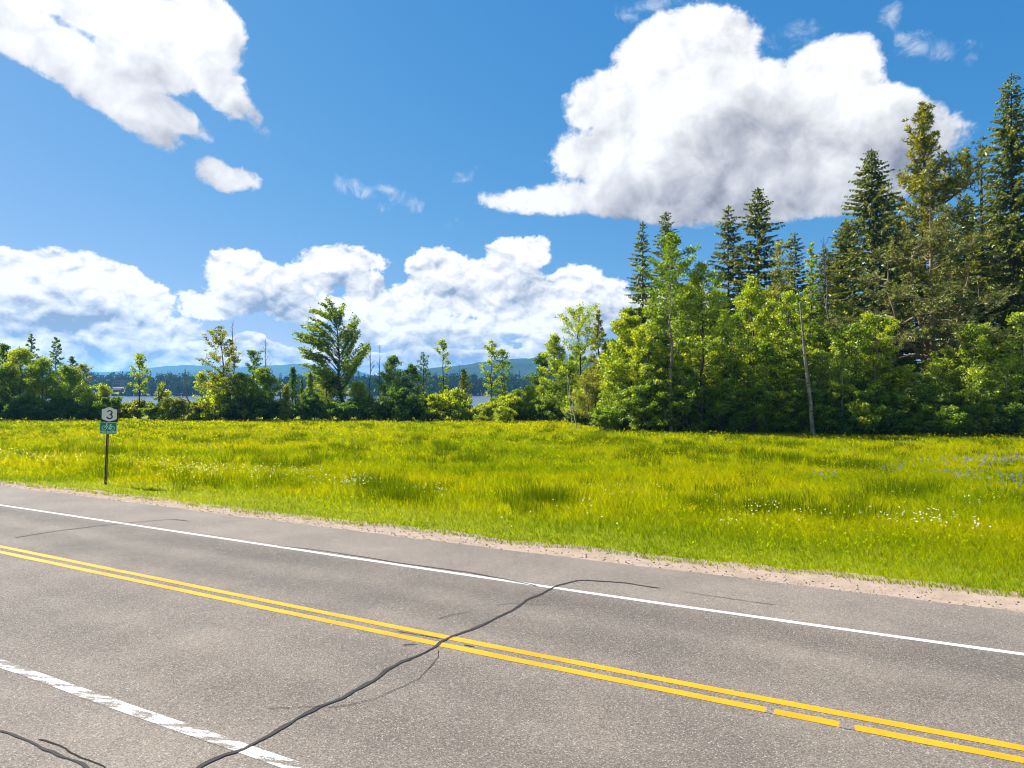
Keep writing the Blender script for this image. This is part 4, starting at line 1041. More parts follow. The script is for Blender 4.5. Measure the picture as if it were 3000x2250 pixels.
und = [  # column, distance, top row, kind
 (1800, 63, 1060, 0), (1905, 60, 1010, 1), (1995, 60, 1040, 2), (1925, 65, 930, 2), (2025, 61, 985, 0), (2095, 59, 1030, 1), (2120, 62, 900, 4), (2060, 68, 900, 2), (2160, 58, 1050, 0), (2245, 58, 1000, 2), (2275, 61, 960, 0),
 (2300, 57, 1060, 1), (2335, 60, 980, 4), (2425, 58, 1020, 3), (2445, 62, 950, 0), (2480, 57, 1080, 1), (2520, 60, 985, 2), (2560, 57, 1040, 0), (2600, 59, 1000, 4), (2640, 56, 1075, 1), (2690, 57, 1085, 3), (2650, 64, 1040, 2), (2760, 57, 1040, 3),
 (2805, 60, 1030, 1), (2840, 56, 1050, 0), (2880, 59, 985, 2), (2925, 55, 1040, 1), (2960, 56, 950, 3), (3000, 58, 985, 0), (3060, 55, 1000, 2), (3130, 56, 980, 1), (1830, 66, 985, 2), (1870, 70, 900, 2), (2000, 72, 860, 2), (2180, 70, 900, 2), (2360, 70, 900, 2), (2500, 72, 900, 2), (1780, 74, 1000, 2), (1690, 80, 1010, 2),
 (1880, 58.5, 1110, 5), (1950, 58, 1120, 5), (2020, 57.5, 1110, 5), (2110, 57, 1115, 5), (2200, 56.5, 1120, 5), (2340, 56, 1125, 5), (2400, 56, 1120, 5), (2530, 55, 1125, 5), (2600, 54.8, 1130, 5), (2720, 54.5, 1125, 5), (2800, 54.5, 1130, 5), (2870, 54, 1120, 5), (2960, 53.5, 1125, 5), (3040, 53, 1120, 5), (2460, 60, 1090, 5), (2750, 58, 1100, 5), (1820, 60, 1125, 5), (1840, 65, 900, 2), (1915, 66, 845, 4), (2010, 66, 830, 0), (2095, 66, 850, 2), (2165, 65, 870, 4), (2255, 66, 850, 0), (2330, 66, 870, 2), (2410, 66, 890, 4), (2475, 66, 890, 0), (2560, 64, 960, 2), (-140, 82, 1060, 0), (-220, 83, 1040, 2), (-300, 82, 1080, 1), (-390, 84, 1050, 0), (3200, 55, 1000, 0), (3280, 56, 990, 2), (3360, 55, 1020, 1), (3450, 56, 1000, 4)]
for i, (px, z, py, k) in enumerate(und):
    h = top_h(py, z) / UH[k]
    tree_at('understorey_tree', U[k], px, z, ULAB[k].replace(' in the wood', '') + ' ' + near(px, 'deeper in than' if z > 63 else 'by'), 'tree', UGRP[k], rs.rand() * 6.28, (0.75 * h + 0.3, 0.75 * h + 0.3, h))
# pale birch saplings at the wood front
for i, (px, z, py) in enumerate([(2868, 53.6, 1090), (2908, 54, 1110), (2948, 53.5, 1070), (2468, 56, 1060), (2240, 57, 1080)]):
    ms = tree_meshes('birch_sapling', broadleaf(260 + i, top_h(py, z), 1.3, pal=PAL_PALE, n_leaf=1900, shape='vase', base=0.4, leaf=0.17, limbs=12, r0=0.055, subs=2), BARK_PALE, LEAF)
    tree_at('birch_sapling', ms, px, z, 'thin white-stemmed birch sapling at the foot of the wood ' + near(px + (8 if px > 2900 else 0), 'by'), 'sapling', 'birch saplings before the wood')
print('T trees', time.time() - T0)

# ------------------------------------------------------------------ shrubs along the field edge
SHB = [tree_meshes('shrub%d' % i, broadleaf(300 + i, h, w, pal=pal, n_leaf=n, shape='bush', base=0.02, leaf=0.17, limbs=26, multi=5, cluster=0.36, r0=0.03, subs=3, flat=0.7), BARK_DARK, LEAF)
       for i, (h, w, pal, n) in enumerate([(2.0, 1.4, PAL_MID, 4200), (1.6, 1.5, PAL_BRIGHT, 4000), (2.4, 1.5, PAL_YEL, 4600), (1.8, 1.6, PAL_DARK, 4600), (1.3, 1.3, PAL_OLIVE, 3600)])]
SHH = [2.0, 1.6, 2.4, 1.8, 1.3]
SLAB = ['rounded mid-green shrub on the field edge', 'low bright green shrub on the field edge', 'yellow-green upright shrub on the field edge', 'dark green dense shrub on the field edge', 'small olive shrub on the field edge']
SGRP = ['mid-green field-edge shrubs', 'bright field-edge shrubs', 'yellow-green field-edge shrubs', 'dark field-edge shrubs', 'olive field-edge shrubs']
shr = []
for px in range(330, 600, 26): shr.append((px, 79.5 + rs.rand() * 6, 1186 + rs.randint(-8, 10), rs.choice([0, 1, 4, 1])))
for px in range(590, 1230, 27): shr.append((px, 78.5 + rs.rand() * 4, 1190 + rs.randint(-22, 14), rs.choice([0, 3, 1, 3, 0])))
for px in range(1225, 1480, 24): shr.append((px, 78.5 + rs.rand() * 4, (1188 if 1350 < px < 1450 else 1178) + rs.randint(-6 if 1350 < px < 1450 else -18, 14), rs.choice([2, 1, 2, 0, 1])))
for px in range(1480, 1760, 26): shr.append((px, 78 - 9 * sm(px, 1600, 1760) + rs.rand() * 3, 1176 + rs.randint(-20, 16), rs.choice([0, 1, 0, 3])))
for px in range(-40, 330, 30): shr.append((px, 78.5 + rs.rand() * 2, 1188 + rs.randint(-14, 10), rs.choice([3, 0, 3])))
for px in range(1760, 3120, 34): shr.append((px, 59.5 - 6.5 * sm(px, 1760, 3000) - 1.0 + rs.rand() * 2, 1208 + 10 * sm(px, 1800, 3000) + rs.randint(-18, 16), rs.choice([0, 3, 1, 3, 4, 0])))
shr += [(1480, 74.5, 1203, 1), (1280, 78, 1165, 2), (1330, 78.5, 1152, 2), (1170, 78, 1152, 3)]
for px, z, py, k in shr:
    h = max(0.35, top_h(float(py), z) / SHH[k])
    tree_at('shrub', SHB[k], px, z, SLAB[k] + ' ' + near(px, 'by'), 'shrub', SGRP[k], rs.rand() * 6.28, (0.55 * h + 0.5, 0.55 * h + 0.5, h))
print('T shrubs', time.time() - T0)
# bare lower trunks that show between the leaves at the wood front
for i, (px, z, py, bk, lean, lab) in enumerate([
    (2130, 58.0, 930, BARK_GREY, 0.3, 'thin grey-stemmed tree with small high crown below the twin spruces'), (1905, 58.6, 960, BARK_DARK, -0.2, 'dark-stemmed slim tree beside the yellow-green maple'),
    (2315, 57.2, 860, BARK_GREY, -0.3, 'grey-stemmed slim tree beside the pale birch snag'), (2500, 56.5, 960, BARK_DARK, 0.2, 'dark-stemmed slim tree below the big dense spruce'),
    (2575, 56.0, 930, BARK_SNAG, -0.2, 'pale brown-stemmed slim tree beside the brownish pine'), (2845, 55.0, 960, BARK_GREY, 0.2, 'grey-stemmed slim tree below the open dark pine')]):
    H_ = top_h(py, z)
    ms = tree_meshes('slim_stem', broadleaf(280 + i, H_, 1.9, pal=[PAL_MID, PAL_BRIGHT, PAL_PALE][i % 3], n_leaf=3800, shape='top', base=0.42, leaf=0.2, limbs=22, r0=0.095, lean=(lean, 0.1), cluster=0.42), bk, LEAF)
    tree_at('slim_tree', ms, px, z, lab, 'tree')

# ------------------------------------------------------------------ meadow grass (one mass of blades)
def field_far(px):
    """distance of the field's far edge, by direction"""
    return np.interp(px, [-900, 1450, 1620, 1720, 1800, 2400, 3000, 3900], [82, 82, 79, 66, 60, 56.5, 53.5, 50])
rs = np.random.RandomState(11)
def scatter(n, zmin, zmax, power):
    """random spots on the meadow, denser towards the near side"""
    u = rs.rand(n)
    e = 1.0 - power
    z = (zmin ** e + u * (zmax ** e - zmin ** e)) ** (1 / e)
    px = rs.uniform(-520, 3520, n)
    x = (px - CX) / F_PX * z
    s, t = ST(x, z)
    ok = (t > grass_edge(s) - 0.10) & (z < field_far(px) + 1.0)
    return x[ok], z[ok], t[ok], px[ok], s[ok]
def blades(x, y, h, w, lean, az, colr, bend=0.35):
    """tapered bent blades: base pair, waist pair, tip (3 triangles)"""
    n = len(x)
    g = np.stack([x, y, np.zeros(n)], 1)
    d = np.stack([np.cos(az), np.sin(az), np.zeros(n)], 1)              # leaning way
    q = rs.rand(n) * 6.283
    sd = np.stack([np.cos(q), np.sin(q), np.zeros(n)], 1) * (w / 2)[:, None]
    up = np.array([[0, 0, 1.0]])
    mid = g + up * (h * 0.55)[:, None] + d * (h * lean * 0.35)[:, None]
    tip = g + up * (h * (1 - 0.25 * lean))[:, None] + d * (h * lean)[:, None]
    V = np.stack([g - sd, g + sd, mid + sd * 0.8, mid - sd * 0.8, tip], 1).reshape(-1, 3)
    b = np.arange(n)[:, None] * 5
    Q = b + np.array([[0, 1, 2, 3]]); Tt = b + np.array([[3, 2, 4]])
    return V, Q, Tt, np.repeat(colr, 5, 0)
def meadow_tone(x, y):
    """patches of different herbs: 0 = fresh green, 1 = yellow-green"""
    return np.clip(0.5 + 1.3 * (fbm(x, y * 1.6, 9.0, 3, 4) - 0.5) + 0.7 * (fbm(x, y * 2.2, 2.6, 8, 2) - 0.5), 0, 1)
def grass_layer(n, zmin, zmax, power, wide):
    x, y, t, px, s = scatter(n, zmin, zmax, power)
    k = meadow_tone(x, y)
    tall = sm(t - grass_edge(s), 0.9, 4.6)
    h = (0.055 + 0.06 * rs.rand(len(x))) * (1 - tall) + (0.20 + 0.30 * fbm(x, y, 3.2, 5)) * rs.uniform(0.6, 1.25, len(x)) * tall
    w = np.maximum(0.011, y * wide) * rs.uniform(0.7, 1.3, len(x))
    pal = np.array([(0.135, 0.22, 0.003), (0.26, 0.33, 0.003), (0.385, 0.39, 0.003)])
    f = np.clip(k * 1.15 + rs.normal(0, 0.16, len(x)) - 0.28 * (1 - tall) + 0.05, 0, 0.999) * 2
    i = f.astype(int); fr = (f - i)[:, None]
    c = (pal[i] * (1 - fr) + pal[i + 1] * fr) * rs.uniform(0.75, 1.3, (len(x), 1))
    straw = rs.rand(len(x)) < 0.02
    c[straw] = (0.26, 0.21, 0.07)
    return blades(x, y, h, w, rs.uniform(0.35, 1.15, len(x)), rs.normal(3.3, 1.6, len(x)), c)
parts = [grass_layer(225000, 12, 32, 1.2, 0.0008), grass_layer(200000, 28, 60, 0.98, 0.0009), grass_layer(130000, 55, 84, 0.5, 0.0010)]
# short grass on the near side of the road too
sN = rs.uniform(-12, 26, 16000); tN = 1.5 - np.abs(rs.normal(0, 1.6, 16000)); pN = RP(sN, tN)
parts.append(blades(pN[:, 0], pN[:, 1], rs.uniform(0.07, 0.2, 16000), np.full(16000, 0.014), rs.uniform(0.1, 0.7, 16000), rs.normal(3.3, 1.3, 16000), np.array([[0.19, 0.25, 0.004]]) * rs.uniform(0.7, 1.3, (16000, 1))))
# stray blades creeping over the sandy verge
sN = rs.uniform(-14, 70, 5200); tN = grass_edge(sN) - np.abs(rs.normal(0, 0.16, 5200)); pN = RP(sN, tN)
ok = fbm(sN, tN, 0.7, 66) > 0.5
parts.append(blades(pN[ok, 0], pN[ok, 1], rs.uniform(0.04, 0.10, ok.sum()), np.full(ok.sum(), 0.02), rs.uniform(0.2, 0.9, ok.sum()), rs.normal(3.3, 1.5, ok.sum()), np.array([[0.26, 0.28, 0.005]]) * rs.uniform(0.7, 1.3, (ok.sum(), 1))))
def join(parts, name, mat):
    V, Q, Tt, Cc, b = [], [], [], [], 0
    for v, q, t, c in parts:
        V.append(v); Q.append(q + b); Tt.append(t + b); Cc.append(c); b += len(v)
    return link(name, new_mesh(name, np.concatenate(V), np.concatenate(Q), np.concatenate(Tt), np.concatenate(Cc)), mat)
tag(join(parts, 'meadow_grass', GRASS), 'yellow-green meadow grass covering the field beyond the road', 'grass', kind='stuff')

# darker rush tussocks standing above the grass
def tussocks(spots):
    X, Y, H, Wd, L, AZ, Cc = [], [], [], [], [], [], []
    for x, y, r, h in spots:
        n = int(150 * min(2.2, (r / 0.45) ** 1.4))
        a = rs.rand(n) * 6.283; q = np.sqrt(rs.rand(n)) * r
        X.append(x + np.cos(a) * q * 1.5); Y.append(y + np.sin(a) * q)
        H.append(h * rs.uniform(0.55, 1.15, n)); Wd.append(np.maximum(0.010, y * 0.0006) * rs.uniform(0.7, 1.3, n)); L.append(rs.uniform(0.05, 0.5, n)); AZ.append(a + rs.normal(0, 0.5, n))
        Cc.append(np.array([[0.085, 0.145, 0.004]]) * rs.uniform(0.7, 1.35, (n, 1)) + rs.rand(n, 1) * np.array([[0.03, 0.02, 0.0]]))
    return blades(*[np.concatenate(v) for v in (X, Y, H, Wd, L, AZ)], np.concatenate(Cc))
spots = []
for px, py, n, spx, spy in [(1590, 1480, 16, 120, 22), (1090, 1440, 8, 60, 14), (1180, 1460, 7, 60, 14), (2240, 1505, 8, 55, 16), (2480, 1520, 10, 90, 18), (2330, 1360, 8, 70, 12), (2550, 1385, 9, 60, 14), (1880, 1340, 12, 160, 20), (820, 1360, 10, 130, 20), (1000, 1330, 12, 150, 16), (380, 1330, 7, 80, 12), (300, 1385, 5, 60, 12), (1350, 1345, 12, 150, 20), (1700, 1300, 10, 160, 10), (2050, 1490, 5, 60, 12), (2700, 1450, 7, 120, 20), (600, 1420, 5, 90, 16), (1230, 1300, 8, 160, 12), (700, 1290, 8, 160, 8), (2150, 1335, 8, 100, 12), (120, 1330, 5, 80, 10)]:
    for k in range(n):
        x, y = ground_at(px + rs.normal(0, spx * 0.55), min(1600, max(1262, py + rs.normal(0, spy * 0.6))))
        if y < field_far(px) - 1: spots.append((x, y, rs.uniform(0.2, 0.5), rs.uniform(0.45, 0.78)))
x, y, t, px, s = scatter(620, 20, 78, 0.3)
for a, b, c in zip(x, y, t):
    if c > 18: spots.append((a, b, rs.uniform(0.15, 0.4), rs.uniform(0.38, 0.62)))
tag(join([tussocks(spots)], 'rush_tussocks', GRASS), 'darker taller rush tussocks scattered through the meadow', 'rushes', kind='stuff')

# broad-leaved herbs in the sward
def herbs(n):
    x, y, t, px, s = scatter(n, 15, 78, 0.8)
    ok = (fbm(x, y, 2.4, 51) > 0.53) & (t - grass_edge(s) > 0.5)
    x, y = x[ok], y[ok]; m = len(x)
    c = np.stack([x, y, rs.uniform(0.12, 0.50, m)], 1)
    ln = np.maximum(0.07, y * 0.0028) * rs.uniform(0.7, 1.4, m)
    V, Q = cards(c, rand_dir(rs, m), unit(rand_dir(rs, m) + np.array([0, 0, 1.2])), ln, ln * 0.55)
    cc = np.array([[0.32, 0.36, 0.004]]) * rs.uniform(0.65, 1.35, (m, 1))
    return V, Q, np.repeat(cc, 4, 0)
V, Q, cc = herbs(42000)
tag(link('meadow_herbs', new_mesh('meadow_herbs', V, Q, colour=cc), GRASS), 'broad-leaved yellow-green herbs among the meadow grass', 'herbs', kind='stuff')

# flowers: real little petals on the grass tops
def flower_mass(name, spots, h, size, petal, label, cat, per=1, mat=GRASS):
    x, y = spots[:, 0], spots[:, 1]; n = len(x)
    c = np.stack([x, y, h * rs.uniform(0.75, 1.2, n)], 1)
    V, Q, Cc, b = [], [], [], 0
    for k in range(per):
        o = c + rs.normal(0, size * 0.35, (n, 3)) * (k > 0)
        ln = np.maximum(size, y * 0.0018) * rs.uniform(0.7, 1.2, n)
        v, q = cards(o, rand_dir(rs, n) * np.array([1, 1, 0.4]), unit(rand_dir(rs, n) * 0.6 + np.array([-0.3, -0.5, 0.8])), ln, ln * 0.9)
        V.append(v); Q.append(q + b); b += len(v); Cc.append(np.repeat(np.array([petal]) * rs.uniform(0.8, 1.15, (n, 1)), 4, 0))
    return tag(link(name, new_mesh(name, np.concatenate(V), np.concatenate(Q), colour=np.concatenate(Cc)), mat), label, cat, kind='stuff')
def patch(lst):
    P = []
    for px, py, n, sx, sy in lst:
        for k in range(n):
            p_ = ground_at(px + rs.normal(0, sx), py + rs.normal(0, sy)); P.append(p_)
    P = np.array(P); s, t = ST(P[:, 0], P[:, 1])
    return P[(t > grass_edge(s) + 0.25) & (P[:, 1] < 80)]
x, y, t, px, s = scatter(13000, 15, 76, 0.9)
ok = (fbm(x, y, 7.0, 91, 3) + 0.25 * fbm(x, y, 1.2, 92, 2) > 0.66) & (t - grass_edge(s) > 1.2)
flower_mass('buttercups', np.c_[x[ok], y[ok]], 0.48, 0.030, (0.62, 0.42, 0.004), 'tiny yellow buttercups sprinkled over the meadow', 'flowers')
flower_mass('daisies', patch([(590, 1400, 130, 55, 9), (470, 1375, 40, 60, 9), (770, 1405, 60, 60, 9), (1030, 1440, 90, 40, 8), (880, 1418, 40, 60, 10), (130, 1362, 70, 70, 9), (60, 1352, 30, 40, 5), (2690, 1560, 40, 55, 12), (2240, 1520, 22, 45, 12), (2150, 1560, 8, 25, 4), (2800, 1580, 16, 60, 12), (2860, 1500, 8, 30, 8), (1250, 1470, 22, 50, 10), (1820, 1470, 10, 50, 12), (1700, 1510, 8, 40, 8), (2400, 1545, 12, 60, 8), (1560, 1560, 6, 200, 20), (330, 1370, 20, 60, 10), (700, 1430, 25, 120, 14)]), 0.46, 0.05, (0.80, 0.80, 0.76), 'white daisies in loose patches near the road', 'flowers', 2)
flower_mass('blue_irises', patch([(2850, 1380, 120, 80, 8), (2960, 1372, 60, 60, 7), (2830, 1425, 45, 40, 8), (2960, 1440, 50, 40, 12), (2620, 1410, 22, 45, 6), (2420, 1432, 18, 30, 6), (2470, 1350, 8, 30, 4), (2660, 1325, 12, 40, 6), (640, 1310, 20, 130, 10), (230, 1310, 14, 50, 6), (730, 1280, 16, 60, 4), (1100, 1280, 22, 140, 6), (1040, 1320, 10, 80, 6), (590, 1335, 10, 40, 6), (1380, 1240, 14, 60, 3), (900, 1285, 16, 90, 4), (600, 1340, 8, 60, 8)]), 0.55, 0.06, (0.20, 0.19, 0.52), 'blue-violet irises in loose clumps across the meadow', 'flowers', 3)
print('T grass', time.time() - T0)

# loose stones and clods along the sandy verge
def stones(n):
    s = rs.uniform(-14, 60, n); t = 14.1 + np.abs(rs.normal(0, 0.5, n)); q = RP(s, np.minimum(t, 15.6), 0.012)
    r = 0.008 + 0.022 * rs.rand(n) ** 3
    oc = np.array([(1, 0, 0), (-1, 0, 0), (0, 1, 0), (0, -1, 0), (0, 0, 0.8), (0, 0, -0.5)], float)
    V = (q[:, None, :] + oc[None] * r[:, None, None] * rs.uniform(0.6, 1.3, (n, 6, 1))).reshape(-1, 3)
    f = np.array([(0, 2, 4), (2, 1, 4), (1, 3, 4), (3, 0, 4), (2, 0, 5), (1, 2, 5), (3, 1, 5), (0, 3, 5)])
    Tt = (np.arange(n)[:, None, None] * 6 + f[None]).reshape(-1, 3)
    c = np.array([(0.10, 0.08, 0.065)]) * rs.uniform(0.35, 3.0, (n, 1))
    return V, Tt, np.repeat(c, 6, 0)
m = material('verge_stone'); at = node('ShaderNodeAttribute'); at.attribute_name = 'tint'
out(principled(E(at.outputs['Color']), 0.9, None, 0.2))
V, Tt, cc = stones(5200)
tag(link('verge_gravel', new_mesh('verge_gravel', V, None, Tt, cc), m), 'loose gravel and clods strewn along the sandy road verge', 'gravel', kind='stuff')

# ------------------------------------------------------------------ route sign on a steel post
BLACK = simple('black_sign_sheet', (0.018, 0.018, 0.018), 0.45, 0.4)
WHITE = simple('white_reflective_sheet', (0.74, 0.76, 0.66), 0.5, 0.4)
GREEN = simple('green_reflective_sheet', (0.003, 0.24, 0.115), 0.5, 0.4)
PALE = simple('pale_sign_print', (0.55, 0.80, 0.66), 0.5, 0.4)
m = material('rusty_steel'); tcn = node('ShaderNodeTexCoord')
n1 = noise(E(tcn.outputs['Object']), 14.0, 4.0, 0.7)
out(principled(mixc(sstep(n1, 0.35, 0.65), (0.045, 0.032, 0.022), (0.085, 0.058, 0.036)), 0.7, bump(n1, 0.3, 0.005), 0.4))
STEEL = m
BOLT = simple('bolt_steel', (0.30, 0.30, 0.30), 0.4, 0.5, 1.0)
gxs, gys = ground_at(309, 1421)
sign = empty('route_sign', (gxs, gys, 0.0), R(9.0))
sign.rotation_euler = (R(1.5), R(2.6), R(9.0))
tag(sign, 'route 3 bike route sign on a leaning steel post at the road edge', 'road sign')
# U-channel post with a row of holes down its back
post = MB()
hole_z = np.arange(0.15, 3.1, 0.06)
zz = [-0.4]
for z in hole_z: zz += [z, z + 0.018]
zz.append(3.09)
for a, b in zip(zz[0::2], zz[1::2]): post.box(-0.014, 0.014, 0.022, 0.026, a, b)
post.box(-0.024, -0.011, 0.0215, 0.0265, -0.4, 3.09); post.box(0.011, 0.024, 0.0215, 0.0265, -0.4, 3.09)
for sx in (-1, 1):
    post.add([(sx * 0.024, 0.0225, -0.4), (sx * 0.034, 0.0, -0.4), (sx * 0.037, 0.001, -0.4), (sx * 0.027, 0.0262, -0.4), (sx * 0.024, 0.0225, 3.09), (sx * 0.034, 0.0, 3.09), (sx * 0.037, 0.001, 3.09), (sx * 0.027, 0.0262, 3.09)],
             [(0, 1, 5, 4), (1, 2, 6, 5), (2, 3, 7, 6), (3, 0, 4, 7), (4, 5, 6, 7), (3, 2, 1, 0)])
    post.box(min(sx * 0.034, sx * 0.050), max(sx * 0.034, sx * 0.050), -0.0022, 0.0008, -0.4, 3.09)
post.build('post', STEEL, sign)
def rrect(w, h, r, n=6):
    P = []
    for cx_, cz_, a0 in ((w / 2 - r, h / 2 - r, 0), (-w / 2 + r, h / 2 - r, 90), (-w / 2 + r, -h / 2 + r, 180), (w / 2 - r, -h / 2 + r, 270)):
        for k in range(n + 1):
            a = R(a0 + 90 * k / n); P.append((cx_ + r * math.cos(a), cz_ + r * math.sin(a)))
    return P
W1 = 0.64; ZC1 = 2.805; ZC2 = 2.262
OX1, OX2 = 0.035, 0.015
pan = MB().prism([(x + OX1, z + ZC1) for x, z in rrect(W1, 0.61, 0.045)], -0.006, -0.003).build('route_panel', BLACK, sign)
# shield outline: pointed foot, arched shoulders
sh = [(0, -0.285)]
half = [(0.06, -0.262), (0.16, -0.235), (0.235, -0.205), (0.272, -0.165), (0.277, -0.10), (0.277, 0.03), (0.282, 0.13), (0.277, 0.20), (0.20, 0.212), (0.15, 0.232), (0.10, 0.262), (0.05, 0.282), (0, 0.288)]
sh = [(0, -0.285)] + half + [(-x, z) for x, z in half[-2::-1]]
MB().prism([(x + OX1, z + ZC1) for x, z in sh], -0.0085, -0.0062).build('shield', WHITE, pan)
a1 = [(0.085 * math.cos(R(a)), 0.072 + 0.072 * math.sin(R(a))) for a in range(160, -91, -10)]
a2 = [(0.098 * math.cos(R(a)), -0.082 + 0.082 * math.sin(R(a))) for a in range(90, -171, -10)]
num = MB()
num.stroke([(x + OX1 + 0.01, z + ZC1) for x, z in a1], 0.048, -0.0105, -0.0087)
num.stroke([(x + OX1 + 0.01, z + ZC1) for x, z in a2], 0.048, -0.0112, -0.0087)
num.build('numeral', BLACK, pan)
W2, H2 = 0.635, 0.468
pan2 = MB().prism([(x + OX2, z + ZC2) for x, z in rrect(W2, H2, 0.035)], -0.006, -0.003).build('bike_panel', GREEN, sign)
MB().stroke([(x + OX2, z + ZC2) for x, z in rrect(W2 - 0.022, H2 - 0.022, 0.03)], 0.013, -0.008, -0.0062, closed=True).build('border', PALE, pan2)
bk = MB(); sw = 0.019
def ring(cx_, cz_, r): bk.stroke([(cx_ + r * math.cos(a), cz_ + r * math.sin(a)) for a in np.linspace(0, 6.283, 33)[:-1]], sw, -0.008, -0.0062, closed=True)
BX, BZ = OX2, ZC2 + 0.045
ring(BX - 0.145, BZ - 0.045, 0.082); ring(BX + 0.145, BZ - 0.045, 0.082)
for i, (a, b) in enumerate([((-0.145, -0.045), (-0.06, 0.075)), ((-0.06, 0.075), (0.075, 0.075)), ((-0.065, 0.06), (0.02, -0.06)), ((0.02, -0.06), (0.095, 0.095)), ((0.02, -0.06), (0.145, -0.045)), ((0.075, 0.075), (0.145, -0.045)), ((-0.06, 0.075), (-0.075, 0.13)), ((-0.075, 0.13), (-0.03, 0.14)), ((0.055, 0.10), (0.13, 0.10)), ((0.02, -0.06), (0.04, -0.10))]):
    bk.stroke([(BX + a[0], BZ + a[1]), (BX + b[0], BZ + b[1])], sw, -0.0084 - 0.0002 * i, -0.0062)
bk.build('bicycle_symbol', PALE, pan2)
cu = bpy.data.curves.new('lettering', 'FONT'); cu.body = 'BIKE ROUTE'; cu.size = 0.115; cu.align_x = 'CENTER'; cu.extrude = 0.0009; cu.space_character = 1.06; cu.offset = 0.004
tmp = bpy.data.objects.new('lettering', cu)
me = bpy.data.meshes.new_from_object(tmp)
bpy.data.objects.remove(tmp); bpy.data.curves.remove(cu)
me.name = 'lettering'
lt = link('lettering', me, PALE, pan2)
lt.location = (OX2, -0.0075, ZC2 - 0.195); lt.rotation_euler = (math.pi / 2, 0, 0); lt.scale = (0.86, 1.0, 1.0)
for zc in (ZC1 + 0.22, ZC1 - 0.22, ZC2 + 0.20, ZC2 - 0.10):
    b = MB(); a = np.linspace(0, 6.283, 9)[:-1]
    b.prism([(0.011 * math.cos(k) + 0.001, zc + 0.011 * math.sin(k)) for k in a], -0.0135, -0.0086 if zc > 2.6 and zc < 3.0 else -0.0062)
    b.build('bolt', BOLT, sign)

# ------------------------------------------------------------------ far shore: woods, buildings, masts
def far_wood(name, n, x0, x1, y0, y1, hmin, hmax, label, seed, per=70, pal=[(0.007, 0.016, 0.004), (0.013, 0.026, 0.006), (0.022, 0.036, 0.007)], keep=None):
    r2 = np.random.RandomState(seed)
    x = r2.uniform(x0, x1, n); y = 706 + 25 * np.sin(x * 0.006 + 1.0) + 9 * np.sin(x * 0.021) + r2.uniform(y0, y1, n)
    if keep is not None:
        k = keep(x, y); x, y = x[k], y[k]
    n = len(x)
    h = r2.uniform(hmin, hmax, n); w = h * r2.uniform(0.26, 0.42, n)
    con = r2.rand(n) < 0.16; w[con] *= 0.55; h[con] *= 1.25
    z0 = terrain(x, y)
    idx = np.repeat(np.arange(n), per); m = len(idx)
    d = rand_dir(r2, m) * (r2.rand(m, 1) ** 0.35)
    f = np.clip(0.5 + 0.5 * d[:, 2], 0.02, 1)
    rad = np.where(con[idx], 1.15 - f, 1.0)
    c = np.stack([x[idx] + d[:, 0] * w[idx] * rad, y[idx] + d[:, 1] * w[idx] * rad, z0[idx] + h[idx] * f], 1)
    ln = r2.uniform(1.6, 3.4, m) * np.where(con[idx], 0.6, 1.0)
    V, Q = cards(c, rand_dir(r2, m), unit(d + rand_dir(r2, m) * 0.5 + np.array([0, 0, 0.3])), ln, ln * 0.75)
    kk = r2.rand(n)[idx]
    return tag(link(name, new_mesh(name, V, Q, colour=np.repeat(pick(r2, pal, m, kk), 4, 0)), FARLEAF), label, 'woods', kind='stuff')
def clear_of_buildings(x, y):
    px = CX + x / y * F_PX
    return ~(((px > 322) & (px < 368) & (y < 812)) | ((px > 328) & (px < 358) & (y < 742)))
far_wood('far_shore_woods', 1900, -760, 420, 2, 190, 9, 17, 'dense dark green woods along the far shore of the lake', 41, keep=clear_of_buildings)
far_wood('far_shore_thicket', 900, -760, 420, -14, 8, 1.8, 4.5, 'low green thicket at the waterline of the far shore', 42, per=40)
BRICK = simple('pinkish_brick', (0.30, 0.16, 0.13), 0.85, 0.2)
ROOFM = simple('grey_flat_roof', (0.22, 0.19, 0.18), 0.85, 0.2)
GLASS = simple('dark_window_glass', (0.02, 0.025, 0.03), 0.15, 0.5)
REDW = simple('dull_red_boards', (0.16, 0.035, 0.03), 0.8, 0.2)
PALEW = simple('pale_painted_boards', (0.55, 0.55, 0.55), 0.7, 0.3)
def at_px(px, z): return (px - CX) / F_PX * z
bz = 806
bx = at_px(343, bz)
bb = empty('brick_building', (bx, bz, float(terrain(bx, bz))))
tag(bb, 'long pinkish brick building among the trees on the far shore', 'building')
MB().box(-8.5, 8.5, 0, 9, -1, 7.6).box(3.2, 8.8, -0.4, 9.3, -1, 5.2).build('wall', BRICK, bb)
MB().box(-8.9, 8.9, -0.5, 9.6, 7.6, 8.2).build('roof', ROOFM, bb)
for fl in (1.2, 4.4):
    for k in range(6):
        MB().box(-7.6 + k * 2.0, -6.5 + k * 2.0, -0.05, 0.12, fl, fl + 1.7).build('window', GLASS, bb)
hx = at_px(343, 738)
ho = empty('shore_house', (hx, 738, float(terrain(hx, 738))))
tag(ho, 'small dull red house with dark roof on the far shore below the brick building', 'house')
MB().box(-4.2, 4.2, 0, 6, -1, 2.6).build('wall', REDW, ho)
MB().add([(-4.6, -0.4, 2.6), (4.6, -0.4, 2.6), (4.6, 6.4, 2.6), (-4.6, 6.4, 2.6), (-4.6, 3, 4.6), (4.6, 3, 4.6)], [(0, 1, 5, 4), (2, 3, 4, 5), (0, 4, 3), (1, 2, 5), (3, 2, 1, 0)]).build('roof', simple('brown_shingle_roof', (0.10, 0.05, 0.045), 0.9, 0.1), ho)
for k in range(3): MB().box(-3.4 + k * 2.4, -2.4 + k * 2.4, -0.05, 0.1, 0.8, 1.9).build('window', GLASS, ho)
